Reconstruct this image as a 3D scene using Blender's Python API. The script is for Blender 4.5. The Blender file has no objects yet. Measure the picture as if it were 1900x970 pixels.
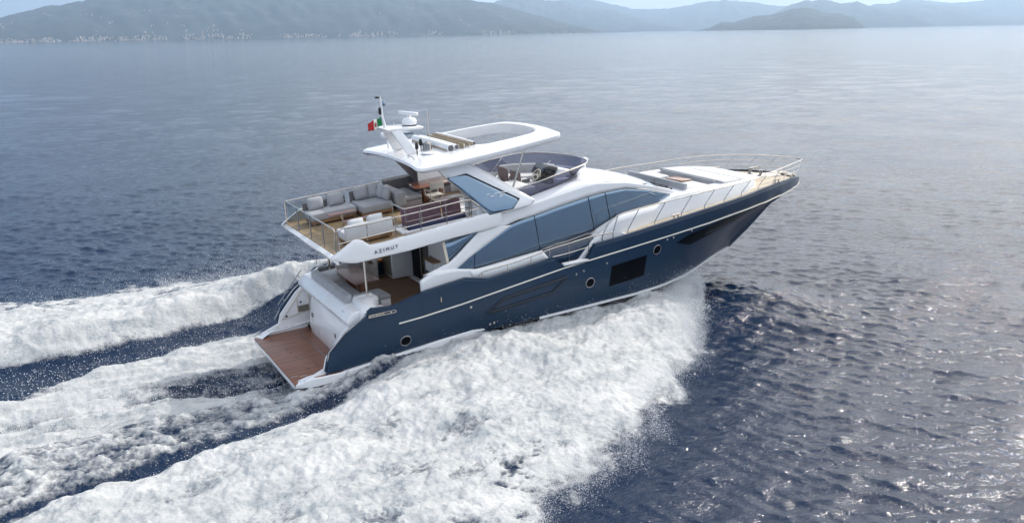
import bpy, bmesh, math, random
import numpy as np
from mathutils import Vector, Matrix

# ------------------------------------------------------------------ camera, world, sun, exposure
S = bpy.context.scene
COL = S.collection
R_BW = Matrix(((0.999149, -0.000943, -0.04124), (0.0, 0.999739, -0.022861), (0.04125, 0.022841, 0.998888)))   # trim and heel of the running boat
FPX = 1650.0
CAM_B = Vector((-6.3381, -26.9942, 11.2485))          # camera in the boat's frame, metres
CR = Vector((0.86267939, -0.50409162, -0.0409379)); CU = Vector((0.17898843, 0.22859959, 0.95692495)); CF = Vector((0.4730195, 0.83284684, -0.28743472))
BOAT = Matrix.Translation((0, 0, 0.25)) @ R_BW.to_4x4()
cam_d = bpy.data.cameras.new('camera'); cam = bpy.data.objects.new('camera', cam_d); COL.objects.link(cam)
cam_d.sensor_width = 36.0; cam_d.lens = 36.0 * FPX / 1900.0; cam_d.clip_start = 0.5; cam_d.clip_end = 90000
rot = Matrix((CR, CU, -CF)).transposed()
cam.matrix_world = Matrix.Translation(BOAT @ CAM_B) @ (R_BW @ rot).to_4x4()
S.camera = cam
CW = BOAT @ CAM_B

SUN_AZ, SUN_EL = math.radians(80), math.radians(43)
w = bpy.data.worlds.new('World'); S.world = w; w.use_nodes = True
nt = w.node_tree; nt.nodes.clear()
def N(t, k, **kw):
    n = t.nodes.new(k)
    for a, b in kw.items():
        if a.startswith('i_'):
            n.inputs[a[2:].replace('_', ' ')].default_value = b
        else: setattr(n, a, b)
    return n
def math_n(t, op, a, b=None, clamp=False):
    n = t.nodes.new('ShaderNodeMath'); n.operation = op; n.use_clamp = clamp
    for i, v in enumerate((a, b)):
        if v is None: continue
        if isinstance(v, (int, float)): n.inputs[i].default_value = v
        else: t.links.new(v, n.inputs[i])
    return n.outputs[0]
def ramp(t, src, stops, interp='LINEAR'):
    r = t.nodes.new('ShaderNodeValToRGB'); r.color_ramp.interpolation = interp
    while len(r.color_ramp.elements) > 1: r.color_ramp.elements.remove(r.color_ramp.elements[-1])
    r.color_ramp.elements[0].position = stops[0][0]; r.color_ramp.elements[0].color = (*stops[0][1], 1) if not isinstance(stops[0][1], float) else (stops[0][1],)*3+(1,)
    for p, c in stops[1:]:
        e = r.color_ramp.elements.new(p); e.color = (*c, 1) if not isinstance(c, float) else (c, c, c, 1)
    t.links.new(src, r.inputs[0]); return r.outputs[0]
sky = N(nt, 'ShaderNodeTexSky', sky_type='NISHITA', sun_disc=False, sun_elevation=SUN_EL, sun_rotation=SUN_AZ, altitude=0, air_density=1.0, dust_density=2.2, ozone_density=1.0)
bg = N(nt, 'ShaderNodeBackground'); bg.inputs[1].default_value = 0.125
tc = N(nt, 'ShaderNodeTexCoord'); sep = N(nt, 'ShaderNodeSeparateXYZ'); nt.links.new(tc.outputs['Generated'], sep.inputs[0])
mp = N(nt, 'ShaderNodeMapping'); mp.inputs['Scale'].default_value = (1.6, 1.6, 4.5); nt.links.new(tc.outputs['Generated'], mp.inputs[0])
cn = N(nt, 'ShaderNodeTexNoise'); cn.inputs['Scale'].default_value = 1.9; cn.inputs['Detail'].default_value = 6; cn.inputs['Roughness'].default_value = .55; nt.links.new(mp.outputs[0], cn.inputs['Vector'])
# thin cloud veil, thicker towards the sun
dp = N(nt, 'ShaderNodeVectorMath', operation='DOT_PRODUCT'); nt.links.new(tc.outputs['Generated'], dp.inputs[0]); dp.inputs[1].default_value = (math.sin(SUN_AZ), math.cos(SUN_AZ), 0.25)
veil = math_n(nt, 'ADD', math_n(nt, 'MULTIPLY', dp.outputs['Value'], 0.62), math_n(nt, 'MULTIPLY', cn.outputs[0], 1.1))
veil = math_n(nt, 'ADD', veil, math_n(nt, 'MULTIPLY', math_n(nt, 'SUBTRACT', 1.0, math_n(nt, 'MULTIPLY', math_n(nt, 'ABSOLUTE', sep.outputs[2]), 5.0), clamp=True), .55))
vf = ramp(nt, veil, [(0.34, 0.0), (0.98, 1.0)])
mx = N(nt, 'ShaderNodeMix', data_type='RGBA'); nt.links.new(vf, mx.inputs[0]); nt.links.new(sky.outputs[0], mx.inputs[6]); gl_ = ramp(nt, dp.outputs['Value'], [(0.15, (2.6/30, 3.5/30, 4.9/30)), (0.6, (9.6/30, 9.6/30, 9.5/30)), (1.0, (18.5/30, 17.3/30, 15.8/30))]); sc_ = N(nt, 'ShaderNodeVectorMath', operation='SCALE'); nt.links.new(gl_, sc_.inputs[0]); sc_.inputs['Scale'].default_value = 30; nt.links.new(sc_.outputs[0], mx.inputs[7])
dp2 = N(nt, 'ShaderNodeVectorMath', operation='DOT_PRODUCT'); nt.links.new(tc.outputs['Generated'], dp2.inputs[0]); dp2.inputs[1].default_value = (math.sin(math.radians(215))*.75, math.cos(math.radians(215))*.75, .66)
gl2 = ramp(nt, dp2.outputs['Value'], [(0.15, (0., 0., 0.)), (0.95, (.20, .198, .195))]); sc2 = N(nt, 'ShaderNodeVectorMath', operation='SCALE'); nt.links.new(gl2, sc2.inputs[0]); sc2.inputs['Scale'].default_value = 30
adn = N(nt, 'ShaderNodeVectorMath', operation='ADD'); nt.links.new(mx.outputs[2], adn.inputs[0]); nt.links.new(sc2.outputs[0], adn.inputs[1])      # glow added to the sky behind the viewpoint to brighten the starboard side and stern
nt.links.new(adn.outputs[0], bg.inputs[0])
wo = N(nt, 'ShaderNodeOutputWorld'); nt.links.new(bg.outputs[0], wo.inputs[0])

sun_d = bpy.data.lights.new('sun', 'SUN'); sun_d.energy = 2.7; sun_d.angle = math.radians(0.6); sun_d.color = (1.0, 0.95, 0.88)
sun = bpy.data.objects.new('sun', sun_d); COL.objects.link(sun)
sv = Vector((math.sin(SUN_AZ)*math.cos(SUN_EL), math.cos(SUN_AZ)*math.cos(SUN_EL), math.sin(SUN_EL)))
sun.rotation_euler = sv.to_track_quat('Z', 'Y').to_euler()
S.view_settings.view_transform = 'Standard'; S.view_settings.look = 'None'; S.view_settings.gamma = 1; S.view_settings.exposure = 0.14
S.render.engine = 'CYCLES'
try:
    S.cycles.max_bounces = 8; S.cycles.volume_bounces = 2; S.cycles.caustics_reflective = False; S.cycles.caustics_refractive = False
except Exception: pass

# ------------------------------------------------------------------ measuring: a point of the photo at a known x, y or z of the boat
def ray(px, py): return CR * ((px-950)/FPX) - CU * ((py-485)/FPX) + CF
def at(px, py, x=None, y=None, z=None):
    d = ray(px, py)
    i, v = (0, x) if x is not None else ((1, y) if y is not None else (2, z))
    return CAM_B + d * ((v - CAM_B[i]) / d[i])
def interp(x, xs, ys): return float(np.interp(x, xs, ys))

# ------------------------------------------------------------------ materials
MATS = {}
def mat(name, col, rough=.5, metal=0., coat=0., spec=.5, bump=None, vary=None, trans=0., ior=1.45, alpha=1., coat_rough=.03, sheen=0.):
    if name in MATS: return MATS[name]
    m = bpy.data.materials.new(name); m.use_nodes = True; t = m.node_tree; b = t.nodes['Principled BSDF']
    b.inputs['Base Color'].default_value = (*col, 1); b.inputs['Roughness'].default_value = rough; b.inputs['Metallic'].default_value = metal
    b.inputs['Coat Weight'].default_value = coat; b.inputs['Coat Roughness'].default_value = coat_rough; b.inputs['IOR'].default_value = ior
    b.inputs['Transmission Weight'].default_value = trans; b.inputs['Alpha'].default_value = alpha; b.inputs['Sheen Weight'].default_value = sheen
    tc = t.nodes.new('ShaderNodeTexCoord')
    if vary:
        sc, amt = vary
        n = t.nodes.new('ShaderNodeTexNoise'); n.inputs['Scale'].default_value = sc; n.inputs['Detail'].default_value = 5
        t.links.new(tc.outputs['Object'], n.inputs['Vector'])
        c = ramp(t, n.outputs[0], [(0.3, tuple(v*(1-amt) for v in col)), (0.7, tuple(min(1, v*(1+amt)) for v in col))]); t.links.new(c, b.inputs['Base Color'])
        r = ramp(t, n.outputs[0], [(0.3, max(0., rough-.06)), (0.7, min(1., rough+.08))]); t.links.new(r, b.inputs['Roughness'])
    if bump:
        sc, st, dist = bump
        n = t.nodes.new('ShaderNodeTexNoise'); n.inputs['Scale'].default_value = sc; n.inputs['Detail'].default_value = 4
        t.links.new(tc.outputs['Object'], n.inputs['Vector'])
        bp = t.nodes.new('ShaderNodeBump'); bp.inputs['Strength'].default_value = st; bp.inputs['Distance'].default_value = dist
        t.links.new(n.outputs[0], bp.inputs['Height']); t.links.new(bp.outputs[0], b.inputs['Normal'])
    MATS[name] = m; return m
gel = mat('white_gelcoat', (.84, .84, .85), .22, coat=.6, vary=(1.3, .02))
navy = mat('navy_hull_paint', (.008, .030, .068), .42, metal=.0, coat=.14, vary=(.8, .06), coat_rough=.05)
black = mat('dark_bottom_paint', (.012, .014, .018), .5, vary=(2, .3))
glass = mat('mirrored_blue_glass', (.21, .285, .37), .05, metal=.9, bump=(.7, .12, .05))
tint = mat('smoked_screen', (.095, .10, .145), .25, coat=.5)
dglass = mat('dark_port_glass', (.003, .004, .006), .35, ior=1.15)
steel = mat('polished_steel', (.62, .58, .53), .16, metal=1., vary=(5, .08))
dsteel = mat('brushed_steel', (.30, .30, .31), .3, metal=1.)
rubst = mat('rub_strip_cream', (.72, .69, .62), .25, metal=.3, coat=.5)
fab = mat('grey_outdoor_fabric', (.36, .365, .38), .85, bump=(90, .25, .004), vary=(3, .10), sheen=.2)
fabl = mat('pale_grey_fabric', (.64, .645, .65), .85, bump=(90, .25, .004), vary=(3, .07), sheen=.2)
fabd = mat('dark_grey_fabric', (.13, .125, .13), .85, bump=(90, .2, .004), vary=(3, .12))
fabw = mat('white_vinyl', (.72, .72, .72), .5, bump=(6, .15, .02), vary=(2, .04))
plum = mat('plum_cover_fabric', (.17, .095, .12), .7, bump=(14, .4, .02), vary=(6, .2))
navyf = mat('navy_canvas', (.03, .035, .09), .7, bump=(14, .4, .02), vary=(6, .2))
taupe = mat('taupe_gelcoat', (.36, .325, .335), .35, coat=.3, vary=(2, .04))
cream = mat('cream_frame', (.66, .60, .50), .4)
blackp = mat('black_plastic', (.012, .012, .013), .35)
screen = mat('dash_screens', (.006, .007, .009), .15, coat=.5)
tan = mat('tan_awning_cloth', (.36, .30, .22), .8, bump=(30, .4, .01), vary=(9, .3))
red = mat('flag_red', (.55, .03, .03), .7); grn = mat('flag_green', (.01, .22, .06), .7); wht = mat('flag_white', (.75, .72, .66), .7)
letter = mat('letter_grey', (.16, .17, .20), .3, metal=.6)
mullion = mat('window_joint_black', (.02, .03, .045), .3)
clear = None
def make_clear():
    m = bpy.data.materials.new('rail_glass'); m.use_nodes = True; t = m.node_tree; t.nodes.clear()
    o = t.nodes.new('ShaderNodeOutputMaterial'); mixs = t.nodes.new('ShaderNodeMixShader'); tr = t.nodes.new('ShaderNodeBsdfTransparent'); gl = t.nodes.new('ShaderNodeBsdfGlossy')
    tr.inputs[0].default_value = (.86, .89, .88, 1); gl.inputs[1].default_value = .05; mixs.inputs[0].default_value = .10
    t.links.new(tr.outputs[0], mixs.inputs[1]); t.links.new(gl.outputs[0], mixs.inputs[2]); t.links.new(mixs.outputs[0], o.inputs[0])
    return m
clear = make_clear()
def make_tint():
    m = bpy.data.materials.new('tinted_acrylic'); m.use_nodes = True; t = m.node_tree; t.nodes.clear()
    o = t.nodes.new('ShaderNodeOutputMaterial'); a = t.nodes.new('ShaderNodeMixShader'); b = t.nodes.new('ShaderNodeMixShader'); tr = t.nodes.new('ShaderNodeBsdfTransparent'); gl = t.nodes.new('ShaderNodeBsdfGlossy'); df = t.nodes.new('ShaderNodeBsdfDiffuse')
    tr.inputs[0].default_value = (.42, .44, .58, 1); gl.inputs[1].default_value = .06; df.inputs[0].default_value = (.06, .065, .11, 1); a.inputs[0].default_value = .45; b.inputs[0].default_value = .10
    t.links.new(tr.outputs[0], a.inputs[1]); t.links.new(df.outputs[0], a.inputs[2]); t.links.new(a.outputs[0], b.inputs[1]); t.links.new(gl.outputs[0], b.inputs[2]); t.links.new(b.outputs[0], o.inputs[0]); return m
tint2 = make_tint()
def teak(name, col, dark, plank=.07, along='X', amt=.35, rough=.6):
    m = bpy.data.materials.new(name); m.use_nodes = True; t = m.node_tree; b = t.nodes['Principled BSDF']
    tc = t.nodes.new('ShaderNodeTexCoord'); sp = t.nodes.new('ShaderNodeSeparateXYZ'); t.links.new(tc.outputs['Object'], sp.inputs[0])
    v = sp.outputs[1] if along == 'X' else sp.outputs[0]
    u = sp.outputs[0] if along == 'X' else sp.outputs[1]
    k = math_n(t, 'DIVIDE', v, plank); fl = math_n(t, 'FLOOR', k); fr = math_n(t, 'FRACT', k)
    wn = t.nodes.new('ShaderNodeTexWhiteNoise'); wn.noise_dimensions = '2D'
    cb = t.nodes.new('ShaderNodeCombineXYZ'); t.links.new(fl, cb.inputs[0]); t.links.new(math_n(t, 'FLOOR', math_n(t, 'MULTIPLY', math_n(t, 'ADD', u, math_n(t, 'MULTIPLY', fl, .37)), .9)), cb.inputs[1]); t.links.new(cb.outputs[0], wn.inputs['Vector'])
    no = t.nodes.new('ShaderNodeTexNoise'); no.inputs['Scale'].default_value = 3.5; no.inputs['Detail'].default_value = 6
    mpn = t.nodes.new('ShaderNodeMapping'); mpn.inputs['Scale'].default_value = (1, 14, 1) if along == 'X' else (14, 1, 1); t.links.new(tc.outputs['Object'], mpn.inputs[0]); t.links.new(mpn.outputs[0], no.inputs['Vector'])
    s = math_n(t, 'ADD', math_n(t, 'MULTIPLY', wn.outputs[0], .6), math_n(t, 'MULTIPLY', no.outputs[0], .5))
    c = ramp(t, s, [(0.1, tuple(x*(1-amt) for x in col)), (0.9, tuple(min(1, x*(1+amt)) for x in col))])
    seam = math_n(t, 'GREATER_THAN', math_n(t, 'ABSOLUTE', math_n(t, 'SUBTRACT', fr, .5)), .44)
    mxn = t.nodes.new('ShaderNodeMix'); mxn.data_type = 'RGBA'; t.links.new(seam, mxn.inputs[0]); t.links.new(c, mxn.inputs[6]); mxn.inputs[7].default_value = (*dark, 1)
    t.links.new(mxn.outputs[2], b.inputs['Base Color']); b.inputs['Roughness'].default_value = rough
    return m
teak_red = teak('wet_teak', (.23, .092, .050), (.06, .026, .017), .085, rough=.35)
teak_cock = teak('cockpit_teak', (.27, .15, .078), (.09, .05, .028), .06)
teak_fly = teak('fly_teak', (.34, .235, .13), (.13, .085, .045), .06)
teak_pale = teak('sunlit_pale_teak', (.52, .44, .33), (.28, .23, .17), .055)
tabw = mat('varnished_table_wood', (.26, .105, .06), .25, coat=.7, vary=(4, .15), bump=(10, .05, .01))
tabp = mat('rosy_table_wood', (.20, .10, .085), .45, coat=.15, vary=(4, .12))

# ------------------------------------------------------------------ mesh builder
class MB:
    def __init__(s): s.v = []; s.f = []
    def add(s, vs, fs):
        o = len(s.v); s.v += [tuple(p) for p in vs]; s.f += [tuple(i+o for i in f) for f in fs]; return s
    def box(s, x0, x1, y0, y1, z0, z1):
        return s.add([(x0,y0,z0),(x1,y0,z0),(x1,y1,z0),(x0,y1,z0),(x0,y0,z1),(x1,y0,z1),(x1,y1,z1),(x0,y1,z1)],
                     [(0,3,2,1),(4,5,6,7),(0,1,5,4),(1,2,6,5),(2,3,7,6),(3,0,4,7)])
    def prism(s, A, B):          # two matching outlines
        n = len(A); return s.add(list(A)+list(B), [tuple(range(n))[::-1], tuple(range(n, 2*n))] + [(i, (i+1) % n, (i+1) % n+n, i+n) for i in range(n)])
    def prism_xz(s, P, y0, y1): return s.prism([(x, y0, z) for x, z in P], [(x, y1, z) for x, z in P])
    def prism_xy(s, P, z0, z1): return s.prism([(x, y, z0) for x, y in P], [(x, y, z1) for x, y in P])
    def prism_yz(s, P, x0, x1): return s.prism([(x0, y, z) for y, z in P], [(x1, y, z) for y, z in P])
    def grid(s, rows, close=False):
        n = len(rows[0]); m = len(rows); vs = [p for r in rows for p in r]; fs = []
        for i in range(m-1):
            for j in range(n if close else n-1):
                k = (j+1) % n; fs.append((i*n+j, i*n+k, (i+1)*n+k, (i+1)*n+j))
        return s.add(vs, fs)
    def tube(s, pts, r, n=8, closed=False, smooth=0):
        P = [Vector(p) for p in pts]
        if smooth: P = catmull(P, smooth, closed)
        m = len(P); rings = []; up = None
        for i in range(m):
            a = P[(i-1) % m] if (closed or i) else P[0]; b = P[(i+1) % m] if (closed or i < m-1) else P[-1]
            d = (b-a); d = d.normalized() if d.length > 1e-9 else Vector((0, 0, 1))
            if up is None: up = d.orthogonal().normalized()
            up = (up - d*up.dot(d)); up = up.normalized() if up.length > 1e-6 else d.orthogonal().normalized()
            q = d.cross(up); rr = r[i] if isinstance(r, (list, tuple)) and not smooth else (r if not isinstance(r, (list, tuple)) else r[0])
            rings.append([P[i] + up*(rr*math.cos(2*math.pi*k/n)) + q*(rr*math.sin(2*math.pi*k/n)) for k in range(n)])
        if closed: rings.append(rings[0])
        s.grid(rings, close=True)
        if not closed:
            o = len(s.v) - n*m; s.f.append(tuple(o+k for k in range(n))[::-1]); s.f.append(tuple(o+n*(m-1)+k for k in range(n)))
        return s
    def lathe(s, prof, c, n=20, axis='Z'):
        rings = []
        for r, h in prof:
            R = []
            for k in range(n):
                a = 2*math.pi*k/n; u, v2 = r*math.cos(a), r*math.sin(a)
                p = (u, v2, h) if axis == 'Z' else ((u, h, v2) if axis == 'Y' else (h, u, v2))
                R.append((c[0]+p[0], c[1]+p[1], c[2]+p[2]))
            rings.append(R)
        s.grid(rings, close=True)
        o = len(s.v)-n*len(prof); s.f.append(tuple(o+k for k in range(n))[::-1]); s.f.append(tuple(o+n*(len(prof)-1)+k for k in range(n)))
        return s
    def mirror(s):
        n = len(s.v); s.v += [(x, -y, z) for x, y, z in s.v]; s.f += [tuple(i+n for i in f)[::-1] for f in list(s.f)]; return s
    def flip(s):
        s.v = [(x, -y, z) for x, y, z in s.v]; s.f = [f[::-1] for f in s.f]; return s
    def build(s, name, m, parent=None, bevel=0, seg=2, solid=0, off=-1, angle=35, sub=0, label=None, origin=None):
        me = bpy.data.meshes.new(name)
        o3 = Vector(origin) if origin is not None else Vector((0, 0, 0))
        vs = [tuple(Vector(p)-o3) for p in s.v] if origin is not None else s.v
        me.from_pydata(vs, [], s.f); me.validate()
        bm = bmesh.new(); bm.from_mesh(me)
        bmesh.ops.remove_doubles(bm, verts=bm.verts, dist=1e-5)
        bmesh.ops.recalc_face_normals(bm, faces=bm.faces)
        if bevel: bmesh.ops.bevel(bm, geom=[e for e in bm.edges if e.is_manifold and e.calc_face_angle(0) > .5], offset=bevel, segments=seg, profile=.5, affect='EDGES', clamp_overlap=True)
        bm.to_mesh(me); bm.free()
        me.polygons.foreach_set('use_smooth', [True]*len(me.polygons)); me.set_sharp_from_angle(angle=math.radians(angle))
        me.materials.append(m)
        o = bpy.data.objects.new(name, me); COL.objects.link(o)
        if solid:
            md = o.modifiers.new('thickness', 'SOLIDIFY'); md.thickness = solid; md.offset = off
        if parent: o.parent = parent
        if label: o['label'] = label
        return o
def catmull(P, k, closed=False):
    out = []; n = len(P)
    for i in range(n if closed else n-1):
        p0 = P[(i-1) % n] if (closed or i) else P[0]; p1 = P[i]; p2 = P[(i+1) % n]; p3 = P[(i+2) % n] if (closed or i+2 < n) else P[-1]
        for j in range(k):
            t = j/k; out.append(.5*((2*p1)+(p2-p0)*t+(2*p0-5*p1+4*p2-p3)*t*t+(3*p1-p0-3*p2+p3)*t**3))
    if not closed: out.append(P[-1])
    return out
def resample(P, n):
    P = [Vector(p) for p in P]; d = [0.]
    for a, b in zip(P, P[1:]): d.append(d[-1]+(b-a).length)
    out = []
    for k in range(n):
        s = d[-1]*k/(n-1); i = max(j for j in range(len(d)) if d[j] <= s+1e-9); i = min(i, len(P)-2)
        t = (s-d[i])/max(1e-9, d[i+1]-d[i]); out.append(P[i].lerp(P[i+1], min(1, max(0, t))))
    return out
def loft(A, B, n=24, rows=2, bulge=None):
    A = resample(A, n); B = resample(B, n); mb = MB()
    mb.grid([[A[i].lerp(B[i], r/(rows-1)) for i in range(n)] for r in range(rows)]); return mb
def thing(name, label, cat, p=(0, 0, 0), rz=0, group=None, world=False, tilt=0):
    o = bpy.data.objects.new(name, None); COL.objects.link(o); o.empty_display_size = .3
    M = Matrix.Translation(p) @ Matrix.Rotation(rz, 4, 'Z') @ Matrix.Rotation(tilt, 4, 'Y')
    o.matrix_world = M if world else BOAT @ M
    o['label'] = label; o['category'] = cat
    if group: o['group'] = group
    return o
def sub(name, p=(0, 0, 0), parent=None): pass

# ================================================================== SEA
rng = np.random.default_rng(11)
camX, camY, camZ = CW
def vnoise(x, y, seed=0):
    """smooth value noise, numpy"""
    xi = np.floor(x).astype(np.int64); yi = np.floor(y).astype(np.int64); fx = x-xi; fy = y-yi
    fx = fx*fx*(3-2*fx); fy = fy*fy*(3-2*fy)
    def h(a, b):
        n = (a*374761393 + b*668265263 + seed*974634777) & 0xffffffff; n = ((n ^ (n >> 13))*1274126177) & 0xffffffff; return ((n ^ (n >> 16)) & 0xffff)/65535.0
    return (h(xi, yi)*(1-fx)+h(xi+1, yi)*fx)*(1-fy)+(h(xi, yi+1)*(1-fx)+h(xi+1, yi+1)*fx)*fy
def fbm(x, y, oct_=4, seed=0, gain=.5):
    s = 0; a = 1; tot = 0
    for k in range(oct_):
        c, sn = math.cos(.7*k+.3), math.sin(.7*k+.3)
        s = s+a*vnoise((x*c-y*sn)*2**k+17.3*k, (x*sn+y*c)*2**k-9.1*k, seed+k); tot += a; a *= gain
    return s/tot
def sst(a, b, x):
    t = np.clip((x-a)/(b-a), 0, 1); return t*t*(3-2*t)
# near-to-far rings about the viewpoint's foot; finest where the wake lies
dep = np.radians(np.concatenate([np.linspace(62, 34, 60)[:-1], np.linspace(34, 1.0, 900)[:-1], np.linspace(1.0, .25, 60)]))
rad = camZ/np.tan(dep); rad = np.concatenate([[.5, 2.0, 4.0], rad, np.geomspace(rad[-1]*1.1, 29000, 26)])
fine = np.linspace(-7, 67, 1250); coarse = np.concatenate([np.linspace(67, 130, 110)[1:], np.linspace(130, 290, 50)[1:], np.linspace(290, 353, 110)[1:-1]])
az = np.radians(np.concatenate([fine, coarse])); na = len(az); nr = len(rad)
RR, AA = np.meshgrid(rad, az, indexing='ij'); X = camX+RR*np.sin(AA); Yw = camY+RR*np.cos(AA)
dr = np.gradient(rad)[:, None]*np.ones_like(AA)
# open-sea waves: a light chop, crests lying across the view
Z = np.zeros_like(X); DX = np.zeros_like(X); DY = np.zeros_like(X)
for k in range(56):
    lam = .42*(24/.42)**((k+rng.random())/56); th = math.radians(30)+rng.normal(0, .62)
    kk = 2*math.pi/lam; ph = rng.random()*6.283; amp = .0066*lam**.42*(.5 if lam > 7 else (.55 if lam > 1.3 else .95))
    att = np.clip(lam/(2.2*dr)-.6, 0, 1)
    arg = kk*(X*math.sin(th)+Yw*math.cos(th))+ph
    Z += att*amp*np.cos(arg); s = att*amp*.7*np.sin(arg); DX -= s*math.sin(th); DY -= s*math.cos(th)
patchy = .55+.9*fbm(X/14, Yw/9, 3, 5); Z *= patchy
# ---- bow wave, spray and wake: everything measured from the boat (x forward, side = y)
tA = [-60,-20,-8,-4,0,2,3.5,5,12,15,16.5,17.6,18.4]
inS = [20,9.5,6.0,5.0,4.0,3.3,2.75,2.5,2.45,2.35,2.05,1.6,1.3]
inP = [22,10.5,5.9,6.0,7.0,7.3,7.3,7.1,2.6,2.35,2.05,1.6,1.3]
outX = [-60,-20,-8,-4,0,2.7,3.0,4.9,6.8,8.2,10.2,11.0,12.7,13.4,14.5,15.3,16.0,16.6]
outS = [36,22,17,15,13.4,12.3,12.0,11.2,10.1,9.2,7.9,6.7,5.9,5.1,4.2,3.4,2.6,1.6]
outP = [36,19,14.8,13.8,12.6,11.8,11.6,11.0,10.4,9.6,8.4,7.4,5.9,5.1,4.2,3.4,2.6,1.6]
ampX = [-60,-20,-8,-2,2,6,9,12,14,15,15.8,16.4,16.9]
ampH = [.15,.40,.62,.75,.85,.95,1.0,1.02,1.08,1.15,1.15,.8,.1]
near = (np.abs(X) < 80) & (np.abs(Yw) < 60)
foam = np.zeros_like(X); H = np.zeros_like(X); calm = np.zeros_like(X)
bil1 = fbm(X/1.9, Yw/1.9, 5, 21, .55); bil2 = np.abs(fbm(X*1.5, Yw*1.5, 4, 31, .6)-.5)*2; bil3 = fbm(X*3.6, Yw*3.6, 3, 41)
pit = fbm(X*.95+2, Yw*1.5, 5, 45, .68)
edge = (fbm(X/2.6, Yw/2.6, 5, 51, .6)-.5)*3.2+(fbm(X/5.5+3, Yw/5.5, 2, 57)-.5)*2.4
for sg in (-1, 1):
    s = sg*Yw
    ti = np.interp(X, tA, inS if sg < 0 else inP); to = np.interp(X, outX, outS if sg < 0 else outP); A = np.interp(X, ampX, ampH, right=0)*(1 if sg < 0 else np.interp(X, [-8, 0, 4, 10, 13], [1, 1.2, 1.75, 1.5, 1]))
    u = (s-ti)/np.maximum(.2, to-ti)
    aft = sst(4.5, 0, X)
    prof = np.where(u < 0, 0, (1-np.clip(u, 0, 1)**1.7)) ; rise = sst(-.02, .16, u)
    prof_a = rise*(1-np.clip((u-.16)/.84, 0, 1)**1.2)
    pr = prof*(1-aft)+prof_a*aft; pr = np.where(u < 0, (1-aft)*1.0*(s > 0), pr)*(sst(17.0, 15.9, X) if sg < 0 else sst(14.6, 12.6, X))
    H += A*pr*(s > 0)
    e2 = edge*np.interp(X, [-20, 2, 12, 18], [1.6, 1.15, .8, .55])
    f_out = 1-sst(-1.1, .55, s-to-e2); f_in = sst(-.25, .30, s-ti+edge*.22); f_in = np.where(X > (5 if sg < 0 else 10), (s > 0)*1.0, f_in); f_front = 1-sst(15.9, 16.9, X+edge*.3) if sg < 0 else 1-sst(12.2, 13.6, X+edge*.3)
    m = f_out*f_in*f_front*(s > 0)
    # inner streaky thin places in the foam
    foam = np.maximum(foam, m*(1-.12*sst(.44, .32, bil1)*sst(8, -2, X)*1.0))
    stk = fbm(u*9.0+.15*X+sg*7, X/4.2+u*1.5, 5, 81, .6); foam = np.where((s > 0) & (m > 0), foam*(1-.16*sst(.50, .36, stk)-.48*sst(.46, .33, pit)*sst(10, 1, X)*(.35+.65*sst(.3, .75, u))), foam)
    # shoulder of the pushed-up bow wave ahead of the spray, shaped to reflect less and look dark
    calm = np.maximum(calm, np.exp(-((X-18.2)/4.8)**2-((s-1.6)/4.2)**2)*(1.0 if sg < 0 else 0.0))
H *= (.66+.68*bil1)
# wake behind the transom
stn = (X < 1.2)
D = -X
b_top = np.interp(X, [-40,-8,-6.2,-4.6,-2.8,-.8,.8], [-2.0,2.6,3.1,3.7,4.4,5.0,5.1])      # port edge of the white wake
b_bot = np.interp(X, [-40,-8,0], [-2.4,-2.1,-2.0])
b_gray = np.interp(X, [-40,-8,-4,0,3], [-18,-5.7,-4.6,-3.7,-2.9])
ee = edge*.30
wmask = sst(-.5, .5, b_top+ee-Yw)*sst(-.4, .4, Yw-b_bot+ee*.6)*sst(1.4, .2, X)
streak = fbm(X/6.5+Yw*.05, (Yw+X*.10)*1.9, 5, 61, .55)
darkp = np.exp(-(((X+2.0)/2.1)**2+((Yw-.9-.12*(X+2))/.85)**2))
dark2 = np.exp(-(((X+.2)/1.6)**2+((Yw+.3)/1.9)**2))*.55
wf = np.clip(.92+1.5*(streak-.46)+.25*bil2, 0, 1)*(1-.92*darkp)*(1-dark2)
foam = np.maximum(foam, wmask*wf)
gm = sst(-.3, .3, b_bot-Yw)*sst(-.3, .3, Yw-b_gray)*(X < 4.5)*sst(4.5, 3, X)
foam = np.maximum(foam, gm*np.clip(.54+.9*(bil2*.5+bil3*.5-.34), .2, .80))
tro = sst(-.4, .6, Yw-b_top)*sst(.4, -.6, Yw-np.interp(X, tA, inP))*(X < 5)       # dark trough to port, flecked
foam = np.maximum(foam, tro*np.clip(2.4*(bil3*.6+bil2*.4-.50), 0, .5)*np.interp(Yw-b_top, [0, 1.2, 4], [1, .5, .12]))
H += wmask*(-.22*np.exp(-((X+.3)/3)**2)+.62*(streak-.45)+.18*(bil1-.5))
H += gm*(.16+.12*(bil1-.5)+.16*bil2+.08*bil3); H -= tro*.10
# flying foam ruffles
fold = fbm((X*.8+np.abs(Yw)*.6)/1.1, (X*.6-np.abs(Yw)*.8)/3.4, 4, 71, .55)
H += foam*(.26*(bil1-.45)+.34*(fold-.45)+.12*bil2+.04*bil3)*near
H -= .12*np.exp(-(X/9-1)**4)*(np.abs(Yw) < 2.4)
chop = np.exp(-(((X-19)/6)**2+((Yw+5)/6)**2))
Z = Z*(1-.75*np.clip(foam, 0, 1))*(1+.7*chop)+H+.72*calm*(1-.9*np.clip(H/.5, 0, 1))*(X > 5)*sst(-2.5, 1.5, -Yw)*sst(22.5, 18.5, X)*np.exp(-np.clip(15.5-X, 0, 9)**2/4)
DX *= (1-foam); DY *= (1-foam)
fade = sst(3000, 800, RR); Z = Z*fade
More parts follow.
